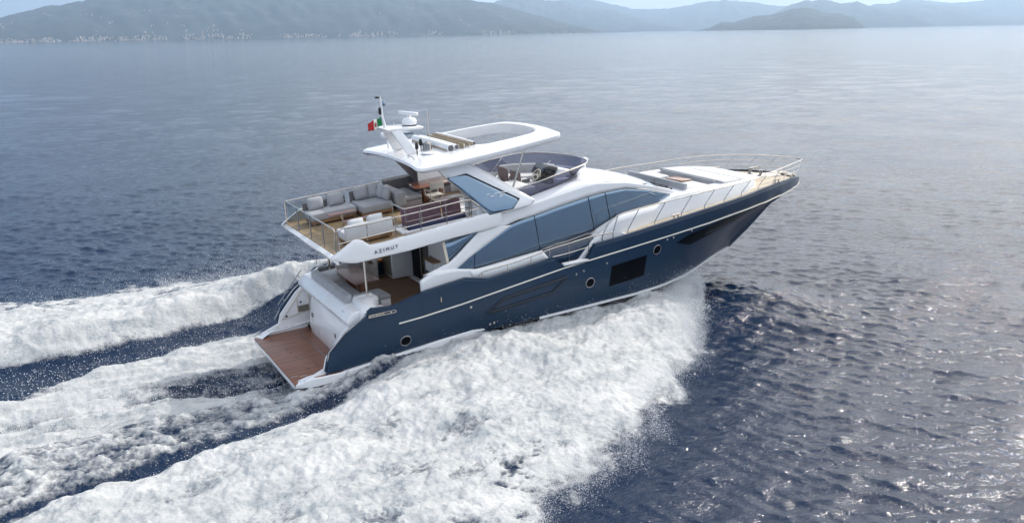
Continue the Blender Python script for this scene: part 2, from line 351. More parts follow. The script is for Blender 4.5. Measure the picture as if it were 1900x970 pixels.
# keep the water below the hull's topsides inside its footprint
V = np.stack([X+DX, Yw+DY, Z], -1).reshape(-1, 3).astype(np.float32)
i0 = np.arange(nr-1)[:, None]*na; j0 = np.arange(na)[None, :]; j1 = (j0+1) % na
F = np.stack([i0+j0, i0+j1, i0+na+j1, i0+na+j0], -1).reshape(-1, 4)
fo = foam.reshape(-1).astype(np.float32)
ffoam = fo[F].max(1) > .12
def np_mesh(name, V, F, attrs, m):
    used = np.unique(F); mp_ = np.zeros(len(V), np.int64); mp_[used] = np.arange(len(used)); V2 = V[used]; F2 = mp_[F]
    me = bpy.data.meshes.new(name); me.vertices.add(len(V2)); me.vertices.foreach_set('co', V2.ravel())
    k = F2.shape[1]; me.loops.add(F2.size); me.loops.foreach_set('vertex_index', F2.ravel().astype(np.int32))
    me.polygons.add(len(F2)); me.polygons.foreach_set('loop_start', np.arange(0, F2.size, k, dtype=np.int32)); me.polygons.foreach_set('loop_total', np.full(len(F2), k, np.int32))
    me.polygons.foreach_set('use_smooth', np.ones(len(F2), bool))
    for an, av in attrs.items():
        a = me.attributes.new(an, 'FLOAT', 'POINT'); a.data.foreach_set('value', av[used])
    me.update(); me.validate(); me.materials.append(m)
    o = bpy.data.objects.new(name, me); COL.objects.link(o); return o
def water_material():
    m = bpy.data.materials.new('sea_water'); m.use_nodes = True; t = m.node_tree; b = t.nodes['Principled BSDF']; out = t.nodes['Material Output']
    L = t.links.new
    geo = t.nodes.new('ShaderNodeNewGeometry'); at_ = t.nodes.new('ShaderNodeAttribute'); at_.attribute_name = 'foam'; fa = at_.outputs['Fac']
    b.inputs['Base Color'].default_value = (.0028, .017, .050, 1); b.inputs['Roughness'].default_value = .07; b.inputs['IOR'].default_value = 1.333
    # ripples: stretched noises, none of them regular
    def ns(scale, det, stretch=(1, 1, 1), rz=0.0, rough=.55, typ=None):
        mp = t.nodes.new('ShaderNodeMapping'); mp.inputs['Scale'].default_value = stretch; mp.inputs['Rotation'].default_value = (0, 0, rz); L(geo.outputs['Position'], mp.inputs[0])
        n = t.nodes.new('ShaderNodeTexNoise'); n.inputs['Scale'].default_value = scale; n.inputs['Detail'].default_value = det; n.inputs['Roughness'].default_value = rough
        if typ: n.noise_type = typ
        L(mp.outputs[0], n.inputs['Vector']); return n.outputs[0]
    r1 = ns(1.5, 5, (.55, 1.0, 1), math.radians(28), .6); r2 = ns(5.2, 4, (.6, 1, 1), math.radians(36), .6); r3 = ns(.10, 3)
    h = math_n(t, 'ADD', math_n(t, 'MULTIPLY', r1, .21), math_n(t, 'MULTIPLY', r2, .15))
    r4 = ns(15, 3, (.7, 1, 1), math.radians(20), .6); h = math_n(t, 'ADD', h, math_n(t, 'MULTIPLY', r4, .03))
    h = math_n(t, 'MULTIPLY', h, math_n(t, 'ADD', math_n(t, 'MULTIPLY', r3, 1.1), .35))
    bp = t.nodes.new('ShaderNodeBump'); bp.inputs['Strength'].default_value = 1.0; bp.inputs['Distance'].default_value = .42; L(h, bp.inputs['Height']); L(bp.outputs[0], b.inputs['Normal'])
    # foam
    d = t.nodes.new('ShaderNodeBsdfPrincipled'); d.inputs['Roughness'].default_value = .65; d.inputs['Specular IOR Level'].default_value = .25
    n1 = ns(2.2, 8, (.8, 1, 1), .2, .66); n2 = ns(9, 6, (1, 1, 1), 0, .7); n3 = ns(.55, 5, (.6, 1, 1), .3, .6)
    n4 = ns(.9, 6, (.30, 1.5, 1), math.radians(-12), .62)
    col = ramp(t, math_n(t, 'ADD', math_n(t, 'ADD', math_n(t, 'MULTIPLY', n1, .30), math_n(t, 'MULTIPLY', n2, .20)), math_n(t, 'MULTIPLY', n4, .5)), [(.36, (.25, .29, .32)), (.46, (.46, .475, .48)), (.60, (.64, .635, .63))]); L(col, d.inputs['Base Color'])
    hb_ = math_n(t, 'ADD', math_n(t, 'MULTIPLY', n1, .45), math_n(t, 'MULTIPLY', n2, .22))
    bf = t.nodes.new('ShaderNodeBump'); bf.inputs['Strength'].default_value = .9; bf.inputs['Distance'].default_value = .17; L(hb_, bf.inputs['Height']); L(bf.outputs[0], d.inputs['Normal'])
    thr = math_n(t, 'ADD', math_n(t, 'MULTIPLY', math_n(t, 'ADD', math_n(t, 'ADD', math_n(t, 'MULTIPLY', n1, .45), math_n(t, 'MULTIPLY', n2, .35)), math_n(t, 'MULTIPLY', n3, .20)), -2.5), 1.72)   # about .05..~.9
    fac = math_n(t, 'MULTIPLY', math_n(t, 'SUBTRACT', math_n(t, 'MULTIPLY', fa, 1.45), thr), 1.75, clamp=True)
    fac = math_n(t, 'MULTIPLY', fac, math_n(t, 'GREATER_THAN', fa, .004))
    mxs = t.nodes.new('ShaderNodeMixShader'); L(fac, mxs.inputs[0]); L(b.outputs[0], mxs.inputs[1]); L(d.outputs[0], mxs.inputs[2]); L(mxs.outputs[0], out.inputs[0])
    return m
wm = water_material()
sea = np_mesh('sea', V, F[~ffoam], {'foam': fo}, wm); sea['label'] = 'dark blue open sea with light chop and sparkles'; sea['kind'] = 'structure'; sea['category'] = 'water'
wk = np_mesh('wake_foam', V, F[ffoam], {'foam': fo}, wm); wk['label'] = 'white churned foam of the bow waves and the wake trailing astern'; wk['kind'] = 'stuff'; wk['category'] = 'foam'
# ---- flying drops: thrown off the rims of the bow waves
def hgt(x, y):
    """height of the foam mound at scattered points"""
    s = np.abs(y); ti = np.interp(x, tA, inS); to = np.interp(x, outX, outS); A = np.interp(x, ampX, ampH, right=0); u = np.clip((s-ti)/np.maximum(.2, to-ti), 0, 1)
    aft = sst(4.5, 0, x); return A*((1-u**1.7)*(1-aft)+sst(-.02, .16, u)*(1-np.clip((u-.16)/.84, 0, 1)**1.2)*aft)
def drops():
    P = []
    def put(x, y, z, r): P.append(np.stack([x, y, z, r], -1))
    n = 70000     # outer rim, starboard and port
    x = 16.6-18*rng.random(n)**1.15; sg = np.where((rng.random(n) < .62) | (x > 13), -1, 1); to = np.interp(x, outX, outS)+(fbm(x/2.6, sg*10/2.6+x*0, 4, 51)-.5)*2
    s = to+rng.normal(0, .38, n)-.45+(fbm(x/1.1, sg*3+x*.2, 3, 91)-.5)*2.2; z = np.maximum(.03, hgt(x, s)*1.0+rng.exponential(.16, n)); put(x, sg*s, z, .005+.010*rng.random(n)**3)
    n = 70000     # leading edge of the spray sheet
    a = rng.random(n); sg = np.where(rng.random(n) < .97, -1, 1); x = 16.4-3.2*a-3*(sg > 0)+rng.normal(0, .28, n); s = np.interp(x, outX, outS)*(.55+.50*rng.random(n))+rng.normal(0, .12, n)
    z = np.maximum(.05, hgt(x, s)+np.abs(rng.normal(0, .30, n))*(1-.4*a)); put(x, sg*s, z, .005+.010*rng.random(n)**3)
    n = 45000     # crest of the port and starboard waves
    x = 15-26*rng.random(n); sg = np.where((rng.random(n) < .35) | (x > 12), -1, 1); ti = np.where(sg < 0, np.interp(x, tA, inS), np.interp(x, tA, inP)); to = np.where(sg < 0, np.interp(x, outX, outS), np.interp(x, outX, outP)); u = rng.random(n)*.75; s = ti+u*(to-ti); z = hgt(x, s)+rng.exponential(.16, n)*np.interp(x, [-10, 12], [.7, 1.5])*np.where(sg > 0, 2.2, 1)+np.where(sg > 0, .5*(x > 0), 0); put(x, sg*s, z, .005+.010*rng.random(n)**3)
    n = 5000      # fan against the hull, amidships
    x = 9.2+rng.normal(0, 1.6, n); s = 2.75+np.abs(rng.normal(0, .25, n)); sg = np.where(rng.random(n) < .7, -1, 1); z = .95+rng.exponential(.10, n); put(x, sg*s, z, .007+.012*rng.random(n)**2)
    n = 7000      # flecks in the troughs
    x = 3-12*rng.random(n); y = 5+2.4*rng.random(n); put(x, y, .08+rng.exponential(.12, n), .005+.010*rng.random(n)**3)
    n = 5000      # stern turbulence
    x = .2-9*rng.random(n); y = rng.uniform(-2.6, 4.5, n); put(x, y, .12+rng.exponential(.10, n), .008+.016*rng.random(n)**2)
    return np.concatenate(P)
P = drops(); n = len(P)
oc = np.array([(1,0,0),(-1,0,0),(0,1,0),(0,-1,0),(0,0,1),(0,0,-1)], float); of = np.array([(0,2,4),(2,1,4),(1,3,4),(3,0,4),(2,0,5),(1,2,5),(3,1,5),(0,3,5)])
sc = rng.uniform(.4, 1.1, (n, 1, 3)); dv = (P[:, None, :3]+oc[None]*P[:, None, 3:4]*sc).reshape(-1, 3).astype(np.float32)
dfc = (of[None]+6*np.arange(n)[:, None, None]).reshape(-1, 3)
spray = np_mesh('spray_drops', dv, dfc, {}, mat('spray_white', (.86, .88, .90), .4)); spray['label'] = 'fine white droplets flying off the bow waves'; spray['kind'] = 'stuff'; spray['category'] = 'spray'

# ================================================================== FAR SHORE
def dir_w(px, py):
    d = R_BW @ ray(px, py); return math.atan2(d.x, d.y), math.atan2(d.z, math.hypot(d.x, d.y))
def hill(name, pts, dist, label, col=(.024, .038, .046), depth=.35, rough_=1.0, seed=1):
    A = [dir_w(*p) for p in pts]; a0 = [a for a, _ in A]; e0 = [e for _, e in A]
    n = 220; azs = np.linspace(a0[0], a0[-1], n); el = np.interp(azs, a0, e0); dR = dist*(1+depth)
    hh = np.maximum(2.0, camZ+dR*np.tan(el)); hh = hh*(1+.13*rough_*(fbm(azs*120, azs*0+seed, 6, seed, .6)-.5))
    endf = sst(0, .02, (azs-azs[0])/(azs[-1]-azs[0])+.002)*sst(0, .02, (azs[-1]-azs)/(azs[-1]-azs[0])+.002)
    m = 26; rows = []
    for j in range(m+8):
        t = j/m
        if t <= 1:
            r = dist*(1+depth*t); prof = t**.8
            rid = fbm(azs*95+3*t, azs*0+t*4.5, 5, seed+3)-.5
            z = hh*prof*(1+ .9*rid*(1-t)*(1 if t > 0 else 0)) 
        else:
            tb = (t-1)*m/7; r = dR*(1+.12*tb); z = hh*(1-tb**1.3)
        z = z*endf-(3 if t == 0 else 0)
        rr = r*(1+.012*(fbm(azs*60, azs*0+t*3, 3, seed+9)-.5))
        rows.append(np.stack([camX+rr*np.sin(azs), camY+rr*np.cos(azs), z], -1))
    G = np.array(rows); M_, N_ = G.shape[:2]; ii = np.arange(M_-1)[:, None]*N_; jj = np.arange(N_-1)[None]
    Fh = np.stack([ii+jj, ii+jj+1, ii+N_+jj+1, ii+N_+jj], -1).reshape(-1, 4)
    key = 'hill_woods_'+name+str(seed); m_ = bpy.data.materials.new(key); m_.use_nodes = True; t_ = m_.node_tree; b = t_.nodes['Principled BSDF']; b.inputs['Roughness'].default_value = .95
    g = t_.nodes.new('ShaderNodeNewGeometry'); nn = t_.nodes.new('ShaderNodeTexNoise'); nn.inputs['Scale'].default_value = .0035; nn.inputs['Detail'].default_value = 8; nn.inputs['Roughness'].default_value = .65; t_.links.new(g.outputs['Position'], nn.inputs['Vector'])
    c = ramp(t_, nn.outputs[0], [(.32, tuple(v*.35 for v in col)), (.55, col), (.72, (col[0]*3.6, col[1]*2.8, col[2]*2.3))]); t_.links.new(c, b.inputs['Base Color'])
    o = np_mesh(name, G.reshape(-1, 3).astype(np.float32), Fh, {}, m_); o['kind'] = 'structure'; o['label'] = label; o['category'] = 'hill'; return o, azs, hh, dR
hA = hill('coastal_hill', [(-260,70),(-120,50),(0,33),(60,18),(150,2),(170,-2),(300,-12),(450,-16),(620,-14),(800,-4),(870,0),(910,6),(950,15),(990,27),(1030,38),(1060,45),(1110,57),(1170,65)], 8200, 'broad wooded coastal hill with towns along its foot', seed=2)
hill('far_ridge', [(820,40),(870,22),(950,-6),(1000,-2),(1050,4),(1080,15),(1130,18),(1170,28),(1230,42),(1290,56),(1320,63)], 13500, 'pale hazy ridge behind the coastal hill', seed=5)
hill('far_ridge', [(960,30),(1060,-6),(1110,2),(1150,12),(1180,17),(1240,17),(1300,5),(1340,1),(1380,2),(1440,12),(1500,8),(1560,14),(1640,30),(1700,48)], 17500, 'palest distant ridge under the open sky', seed=8)
hill('headland', [(1286,60),(1315,52),(1340,41),(1362,42),(1400,30),(1425,29),(1470,18),(1497,14),(1530,24),(1560,26),(1585,33),(1600,45),(1608,54)], 7600, 'darkest blue headland, nearest of the right-hand capes', seed=12)
hill('headland', [(1400,60),(1440,25),(1460,12),(1500,1),(1530,0),(1560,6),(1590,4),(1620,13),(1660,18),(1690,18),(1712,27),(1728,38),(1738,49)], 12500, 'second headland stepping out behind the darkest one', seed=15)
hill('far_ridge', [(1560,40),(1620,9),(1660,6),(1720,8),(1760,10),(1800,18),(1850,25),(1900,33),(1990,40),(2100,46)], 15500, 'pale ridge at the right end of the coast', seed=19)
hill('far_ridge', [(1600,30),(1680,-2),(1760,6),(1820,2),(1870,-6),(1920,-2),(2000,6),(2200,30)], 19500, 'faint highest ridge far off on the right', seed=23)
# coastal town: hundreds of specks of houses, one object
tb = []
for k in range(1500):
    lo = rng.random() < .55
    px = rng.uniform(-60, 1120); a, _ = dir_w(px, 60); t = rng.random()**2*.05 if lo else rng.random()**1.5*.75
    i = int(np.clip(np.searchsorted(hA[1], a), 0, len(hA[1])-1)); r = 8200*(1+.35*t)-(25 if lo else 0); zz = max(2., hA[2][i]*t**.8)*.98
    clump = fbm(np.array([px/38.]), np.array([t*7]), 3, 77)[0]
    if clump < (.40 if lo else .52): continue
    tb.append((a, r, zz, rng.uniform(3, 9), rng.uniform(4, 10 if lo else 7)))
tm = MB()
for a, r, z, w_, h_ in tb:
    cx, cy = camX+r*math.sin(a), camY+r*math.cos(a); ang = rng.uniform(0, 3.1); c, s_ = math.cos(ang), math.sin(ang); q = [(cx+w_*(u*c-v*s_)*.7, cy+w_*(u*s_+v*c)*.7) for u, v in ((-1,-1),(1,-1),(1,1),(-1,1))]
    tm.prism([(x, y, z-12) for x, y in q], [(x, y, z+h_) for x, y in q])
twn = tm.build('coastal_town', mat('town_walls', (.50, .43, .38), .8, vary=(.01, .3))); twn['kind'] = 'stuff'; twn['label'] = 'specks of pale houses scattered along the far shore and hillside'; twn['category'] = 'town'
# haze: one closed box of thin air round everything
a = MB(); a.box(-30000, 30000, -30000, 30000, -6.0, 1400.0); hzb = a.build('haze', bpy.data.materials.new('haze_air')); hzb['kind'] = 'stuff'; hzb['label'] = 'thin pale sea haze filling the air'; hzb['category'] = 'haze'
hm = hzb.data.materials[0]; hm.use_nodes = True; t = hm.node_tree; t.nodes.clear(); o_ = t.nodes.new('ShaderNodeOutputMaterial'); pv = t.nodes.new('ShaderNodeVolumePrincipled'); pv.inputs['Color'].default_value = (.60, .79, 1, 1); pv.inputs['Density'].default_value = .62e-4; pv.inputs['Anisotropy'].default_value = 0.35; t.links.new(pv.outputs[0], o_.inputs['Volume'])

# ================================================================== THE YACHT (boat frame: x forward from the platform edge, y to port, z up)
Y = bpy.data.objects.new('motor_yacht', None); COL.objects.link(Y); Y.matrix_world = BOAT
Y['label'] = 'long navy and white flybridge motor yacht running fast with bow raised'; Y['category'] = 'yacht'

HX = [0,1,2,4,12.5,14,16,17,18.2,19.5,20.6,21.6,22.4,23.0,23.4,23.6]
HY = [2.45,2.55,2.68,2.87,2.87,2.86,2.78,2.67,2.49,2.20,1.85,1.42,.98,.56,.22,0.0]
def hb(x): return interp(x, HX, HY)
SX = [.95,1.02,1.1,1.6,2.31,2.36,2.50,3.03,3.3,3.61,4.24,5.66,6.5,9.01,9.32,10.34,10.66,11.86,13.1,14.4,15.7,17.0,18.2,19.5,20.6,21.6,22.4,23.0,23.4,23.6]
SZ = [.56,.85,1.14,1.65,2.10,2.20,2.29,2.25,2.27,2.37,2.53,2.68,2.50,2.74,2.40,2.46,2.91,2.99,3.11,3.22,3.33,3.41,3.48,3.55,3.54,3.47,3.36,3.24,3.08,2.97]
def shz(x): return interp(x, SX, SZ)
RX = [1,3.1,5.5,9.45,12.8,17.06,20.15,22,23.6]; RZ = [1.45,1.64,1.85,2.31,2.56,2.87,3.02,3.02,2.93]
def rbz(x): return interp(x, RX, RZ)
def rby(x): return hb(x)*(1.0 if x > 20 else .99) + (.03 if x > 19 else 0)*min(1, (23.6-x))
CX = [.9,3.5,6,10.6,12.6,14.0,15.4,16.4,17.3,18.3,19.1,19.6]
CY = [2.47,2.54,2.57,2.57,2.52,2.34,1.98,1.62,1.22,.72,.28,.03]
CZ = [.36,.56,.60,.62,.61,.60,.62,.68,.73,.72,.65,.60]
KX = [.9,10,13,15,16.5,17.3,18.4,19.2,19.6,20.6,21.3,21.9,22.7,23.6]
KZ = [-.55,-.8,-.75,-.62,-.42,-.22,.17,.44,.60,1.20,1.68,2.12,2.40,2.90]
def chy(x): return interp(x, CX, CY) if x < 19.6 else .03
def chz(x): return interp(x, CX, CZ) if x < 19.6 else interp(x, KX, KZ)
def kz(x): return interp(x, KX, KZ)
xs = sorted(set([round(v, 3) for v in SX] + [round(v, 3) for v in np.arange(1.3, 23.5, .3)] + [9.1, 9.2, 10.45, 10.55]))
def side_pt(x, t):
    """t 0..1 from chine to sheer on the half hull (y positive)"""
    zt, zc = shz(x), chz(x); zr = min(rbz(x), zt-.02); z = zc + (zt-zc)*t
    yc, yr, ys = chy(x), rby(x), hb(x)
    if z <= zr:
        u = (z-zc)/max(1e-3, zr-zc); fl = interp(x, [0, 13, 18, 22], [1.0, 1.0, 1.55, 1.9])
        y = yc + (yr-yc)*(u**fl) + .05*math.sin(math.pi*u)*interp(x, [0, 12, 16], [1, 1, 0])
    else:
        u = (z-zr)/max(1e-3, zt-zr); y = yr + (ys-yr)*u
    return y, z
ROWS = 18
hull = MB()
for sg in (-1, 1):
    rows = []
    for i in range(ROWS+1):
        rows.append([(x, sg*max(.004, side_pt(x, i/ROWS)[0]), side_pt(x, i/ROWS)[1]) for x in xs])
    hull.grid(rows)
hull_o = hull.build('hull', navy, Y, solid=.07, off=-1, angle=28)
# inner bulwark faces and capping
capm = MB()
for sg in (-1, 1):
    rows = [[(x, sg*max(.002, hb(x)+.012), shz(x)-.02) for x in xs if x > 2.3], [(x, sg*max(.002, hb(x)+.012), shz(x)+.012) for x in xs if x > 2.3], [(x, sg*max(.001, hb(x)-.13), shz(x)+.012) for x in xs if x > 2.3], [(x, sg*max(.001, hb(x)-.13), shz(x)-.25) for x in xs if x > 2.3]]
    capm.grid(rows)
capm.build('bulwark_capping', navy, Y, angle=30)
bot = MB()
for sg in (-1, 1):
    xb = [x for x in xs if x < 19.7]
    bot.grid([[(x, sg*max(.003, chy(x)-.02), chz(x)-.0) for x in xb], [(x, sg*max(.002, chy(x)*.92), chz(x)-.12*min(1, max(0, (19-x)/4))) for x in xb], [(x, sg*chy(x)*.45, kz(x)*.55+chz(x)*.45-.08*min(1, max(0, (19-x)/4))) for x in xb], [(x, 0.0, kz(x)) for x in xb]])
bot.prism_yz([(-2.2, .12), (0, -.55), (2.2, .12)], .88, .9)
bot.build('bottom', black, Y, angle=30)
# white stripe along the chine
for sg, in ((-1,), (1,)):
    st = MB(); xb = [x for x in xs if 8.2 < x < 19.6]
    st.grid([[(x, sg*(chy(x)+.008), chz(x)-.035) for x in xb], [(x, sg*(chy(x)+.035), chz(x)-.03) for x in xb], [(x, sg*(chy(x)+.045), chz(x)+.045) for x in xb], [(x, sg*(chy(x)+.01), chz(x)+.055) for x in xb]])
    st.build('chine_stripe', gel, hull_o)
# rub rail
for sg in (-1, 1):
    rb = MB(); xb = [x for x in xs if 3.1 < x < 23.55]
    P = [[(x, sg*(rby(x)+a*min(1, (23.7-x)*2)), rbz(x)+b) for x in xb] for a, b in ((-.02, -.026), (.025, -.022), (.036, 0), (.025, .022), (-.02, .026))]
    rb.grid(P); rb.build('rub_rail', rubst, hull_o, angle=50)
# white quarter moulding (spray ledge) along the stern, both sides
QT = [(.02, .30), (.40, .36), (.48, .50), (.62, .44), (1.4, .45), (3.0, .60), (4.6, .74), (5.9, .80), (6.35, .74)]
QB = [(.0, .16), (.40, .13), (.48, .14), (.62, .15), (1.4, .20), (3.0, .32), (4.6, .46), (5.9, .62), (6.35, .70)]
for sg in (-1, 1):
    q = MB(); n = 30
    A = resample([(x, 0, z) for x, z in QT], n); Bq = resample([(x, 0, z) for x, z in QB], n)
    def qy(x): return interp(x, [0, .3, .6, 1.4, 4, 6.35], [2.34, 2.44, 2.56, 2.62, 2.72, 2.64])
    rows = [[(p.x, sg*(qy(p.x)-.35), p.z-.02) for p in A], [(p.x, sg*(qy(p.x)-.02), p.z) for p in A], [(p.x, sg*qy(p.x), p.z-.03) for p in A], [(p.x, sg*(qy(p.x)-.015), p.z+.02) for p in Bq], [(p.x, sg*(qy(p.x)-.25), p.z-.05) for p in Bq]]
    q.grid(rows); q.build('quarter_moulding', gel, Y, angle=35)
# hull openings: portholes, the big hull window, bow window, styling groove, outlets
def hull_y(x, z):
    zt, zc = shz(x), chz(x); t = (z-zc)/(zt-zc); return side_pt(x, max(0, min(1, t)))[0]
def on_hull(P, off): return [(x, -(hull_y(x, z)+off), z) for x, z in P]
def hull_panel(name, P, m, off, parent, thick=.03):
    """outline (x,z) laid on the curved topside as a fan of small quads"""
    obs = []
    for sg in (-1, 1):
        c = Vector((sum(p[0] for p in P)/len(P), sum(p[1] for p in P)/len(P), 0)); n = 64
        ring = resample([Vector((p[0], p[1], 0)) for p in P+[P[0]]], n)[:-1]
        rows = []
        for k in range(1, 8):
            rows.append([(q.x, sg*(hull_y(q.x, q.y)+off), q.y) for q in (c.lerp(p, k/7) for p in ring)])
        last = [(p.x, sg*(hull_y(p.x, p.y)-thick), p.y) for p in ring]
        mb = MB(); mb.grid(rows+[last], close=True); o = len(mb.v); mb.v.append((c.x, sg*(hull_y(c.x, c.y)+off), c.y))
        nn = len(ring); mb.f += [(o, k, (k+1) % nn) for k in range(nn)]
        obs.append(mb.build(name, m, parent, angle=30))
    return obs
hull_panel('hull_window', [(11.42,1.97),(12.99,2.09),(12.96,1.30),(11.37,1.21)], dglass, .012, Y)
bw = [(14.45,2.26),(15.05,2.48),(16.7,2.70),(18.5,2.76),(19.3,2.70),(18.6,2.42),(16.8,2.22),(15.25,2.02)]
bwo = hull_panel('bow_window', bw, dglass, .022, Y)
for P in ([(16.0,2.30),(17.6,2.42),(17.6,2.44),(16.0,2.32)],): hull_panel('window_slat', P, dsteel, .030, bwo[0])
for k in range(5): hull_panel('window_slat', [(17.5+k*.22,2.38),(17.58+k*.22,2.38),(17.58+k*.22,2.62),(17.5+k*.22,2.62)], blackp, .02, bwo[0])
for (x, z) in ((3.52, 1.01), (10.51, 1.54), (13.47, 2.20)):
    for sg in (-1, 1):
        y = hull_y(x, z); tl = math.atan2(hull_y(x, z+.15)-hull_y(x, z-.15), .3); yw = math.atan2(hull_y(x+.2, z)-hull_y(x-.2, z), .4)
        M = Matrix.Translation((x, sg*y, z)) @ Matrix.Rotation(sg*yw, 4, 'Z') @ Matrix.Rotation(-sg*tl, 4, 'X') 
        a = MB(); a.lathe([(.195, sg*-.03), (.195, sg*.012), (.185, sg*.024), (.165, sg*.024), (.155, sg*.012)], (0, 0, 0), 28, 'Y')
        po = a.build('porthole', dsteel, Y); po.matrix_local = M
        g = MB(); g.lathe([(.168, sg*-.02), (.168, sg*.016), (.08, sg*.018)], (0, 0, 0), 24, 'Y'); g.build('porthole_glass', dglass, po)
# groove: a raised lip outline aft of midships
for sg in (-1, 1):
    G = [(6.40,1.31),(7.0,1.70),(9.52,1.95),(8.93,1.50)]
    pts = resample([Vector((x, z, 0)) for x, z in G+[G[0]]], 70)[:-1]
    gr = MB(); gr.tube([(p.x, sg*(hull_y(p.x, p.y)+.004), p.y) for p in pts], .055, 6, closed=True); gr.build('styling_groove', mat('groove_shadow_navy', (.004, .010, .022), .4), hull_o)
for x, z in ((9.9, 1.98), (10.2, 2.04), (11.2, 2.12), (13.9, 2.50), (14.2, 2.53), (4.9+.9, 1.68), (15.1, 2.63), (6.55, .86), (6.7, .88)):
    y = hull_y(x, z); a = MB(); a.lathe([(.045, .02), (.045, -.015), (.02, -.02)], (x, -y, z), 10, 'Y'); a.build('outlet', steel, hull_o)
# boarding gate in the quarter and its hinge, thin seam lines
for xa in (4.72, 4.12):
    a = MB(); pts = [(xa, z) for z in np.linspace(1.83 if xa > 4.5 else 1.79, shz(xa)-.02, 8)]
    a.tube([(x, -(hull_y(x, z)+.002), z) for x, z in pts], .008, 5); a.build('gate_seam', mullion, hull_o)
a = MB(); a.tube([(4.75, -(hull_y(4.75, z)+.01), z) for z in (2.08, 2.25)], .02, 6); a.build('gate_hinge', steel, hull_o)
a = MB(); a.tube([(x, -(hull_y(x, 1.83)+.002), 1.79+.04*(x-4.12)/.6) for x in np.linspace(4.12, 4.72, 6)], .008, 5); a.build('gate_seam', mullion, hull_o)
# slanted stern edge trim and fairlead
for sg in (-1, 1):
    a = MB(); a.tube([(x-.012, sg*(hb(x)-.03), shz(x)+.012) for x in (.97, 1.02, 1.1, 1.35, 1.6, 1.95, 2.3)], .022, 6); a.build('stern_edge_trim', steel, hull_o)
    a = MB()
    a.box(2.34, 3.24, sg*2.76-.04, sg*2.76+.04, 2.045, 2.065); a.box(2.38, 3.22, sg*2.75-.04, sg*2.75+.04, 2.12, 2.137)
    for x in (2.36, 2.6, 2.84, 3.08, 3.24): a.lathe([(.018, 2.065), (.018, 2.12)], (x, sg*2.78, 0), 8)
    a.build('fairlead', steel, hull_o)
    d = MB(); d.box(2.38, 3.22, sg*2.72-.03, sg*2.72+.03, 2.06, 2.13); d.build('fairlead_recess', cream, hull_o)

# ---------------------------------------------------------------- stern: platform, transom, cockpit
a = MB(); a.box(.0, 1.9, -2.34, 2.34, .27, .31); plat = a.build('swim_platform', teak_red, Y, bevel=.006)
a = MB(); a.box(.012, 1.86, -2.32, 2.32, .16, .268); a.build('platform_edge', dsteel, plat, bevel=.02)
a = MB(); a.box(-.02, .02, -2.25, 2.2, .14, .262); a.build('platform_lip', gel, plat, bevel=.008)
for sg in (-1, 1):
    a = MB(); a.prism_xy([(.50, sg*2.36), (1.55, sg*2.36), (1.55, sg*2.60), (.62, sg*2.50)], .40, .452); a.build('side_step', teak_red, plat, bevel=.004)
    a = MB(); a.prism_xz([(.22,.29),(.5,.40),(1.9,.42),(1.9,.14),(.22,.16)], sg*2.30, sg*2.36); a.build('platform_cheek', gel, plat, bevel=.012)
# inlaid slots, steel strip, lights on the platform
a = MB(); a.box(1.48, 1.51, -2.3, 2.2, .3135, .3145); a.build('platform_strip', dsteel, plat)
for x, y in ((.45, 1.75), (.62, .55), (.66, .2), (.68, -.25), (.72, -1.35), (1.05, -1.2)):
    a = MB(); a.box(x-.015, x+.015, y-.08, y+.08, .314, .318); a.build('platform_slot', blackp, plat)
for x, y in ((.05, -1.75), (.3, -1.85), (.1, -2.15)):
    a = MB(); a.box(x, x+.22, y-.012, y+.012, .314, .320); a.build('platform_fitting', steel, plat)
# inner faces of the stern wings (white) with the framed panel on the port side
for sg in (1, -1):
    W_ = [(.25,.315),(.30,.40),(.90,.62),(1.0,.95),(1.6,1.62),(2.25,2.12),(2.45,2.24),(2.9,2.22),(2.9,.32)]
    a = MB(); a.prism_xz(W_, sg*2.36, sg*2.44); wg = a.build('stern_wing', gel, Y, bevel=.012)
    if sg > 0:
        T1 = [(1.12,.80),(1.60,.86),(1.72,1.42)]; fr = MB(); y0 = 2.345
        fr.tube([(x, y0, z) for x, z in [(1.02,.74),(2.05,.92),(2.05,1.72),(1.80,1.66)]], .022, 6, closed=True); fr.build('wing_frame', cream, wg)
        fr = MB(); fr.tube([(1.62, y0, .86), (1.62, y0, 1.45)], .02, 6); fr.build('wing_frame', cream, wg)
        for x, z in ((1.2, .84), (1.75, 1.25)):
            q = MB(); q.lathe([(.035, 0), (.035, -.02), (.015, -.03)], (x, y0, z), 10, 'Y'); q.build('wing_knob', blackp, wg)
        q = MB(); q.box(1.64, 2.02, 2.335, 2.352, .90, 1.12); q.build('wing_pocket', mat('olive_locker', (.20, .19, .15), .6), wg)
        q = MB(); q.lathe([(.05, 0), (.05, -.01), (.02, -.012)], (.85, 2.35, .50), 14, 'Y'); q.build('wing_light', wht, wg)
        q = MB(); q.tube([(1.02, 2.62, 1.22), (2.0, 2.72, 2.28)], .018, 6); q.tube([(1.25, 2.6, 1.3), (1.22, 2.62, 1.44)], .014, 6); q.tube([(1.9, 2.68, 2.0), (1.86, 2.7, 2.13)], .014, 6); q.build('wing_handrail', dsteel, wg)
        q = MB(); q.tube([(.82, 2.52, .75), (1.18, 2.56, 1.25)], .03, 6); q.tube([(.88, 2.62, .78), (1.20, 2.66, 1.22)], .02, 6); q.build('wing_fairlead', dsteel, wg)
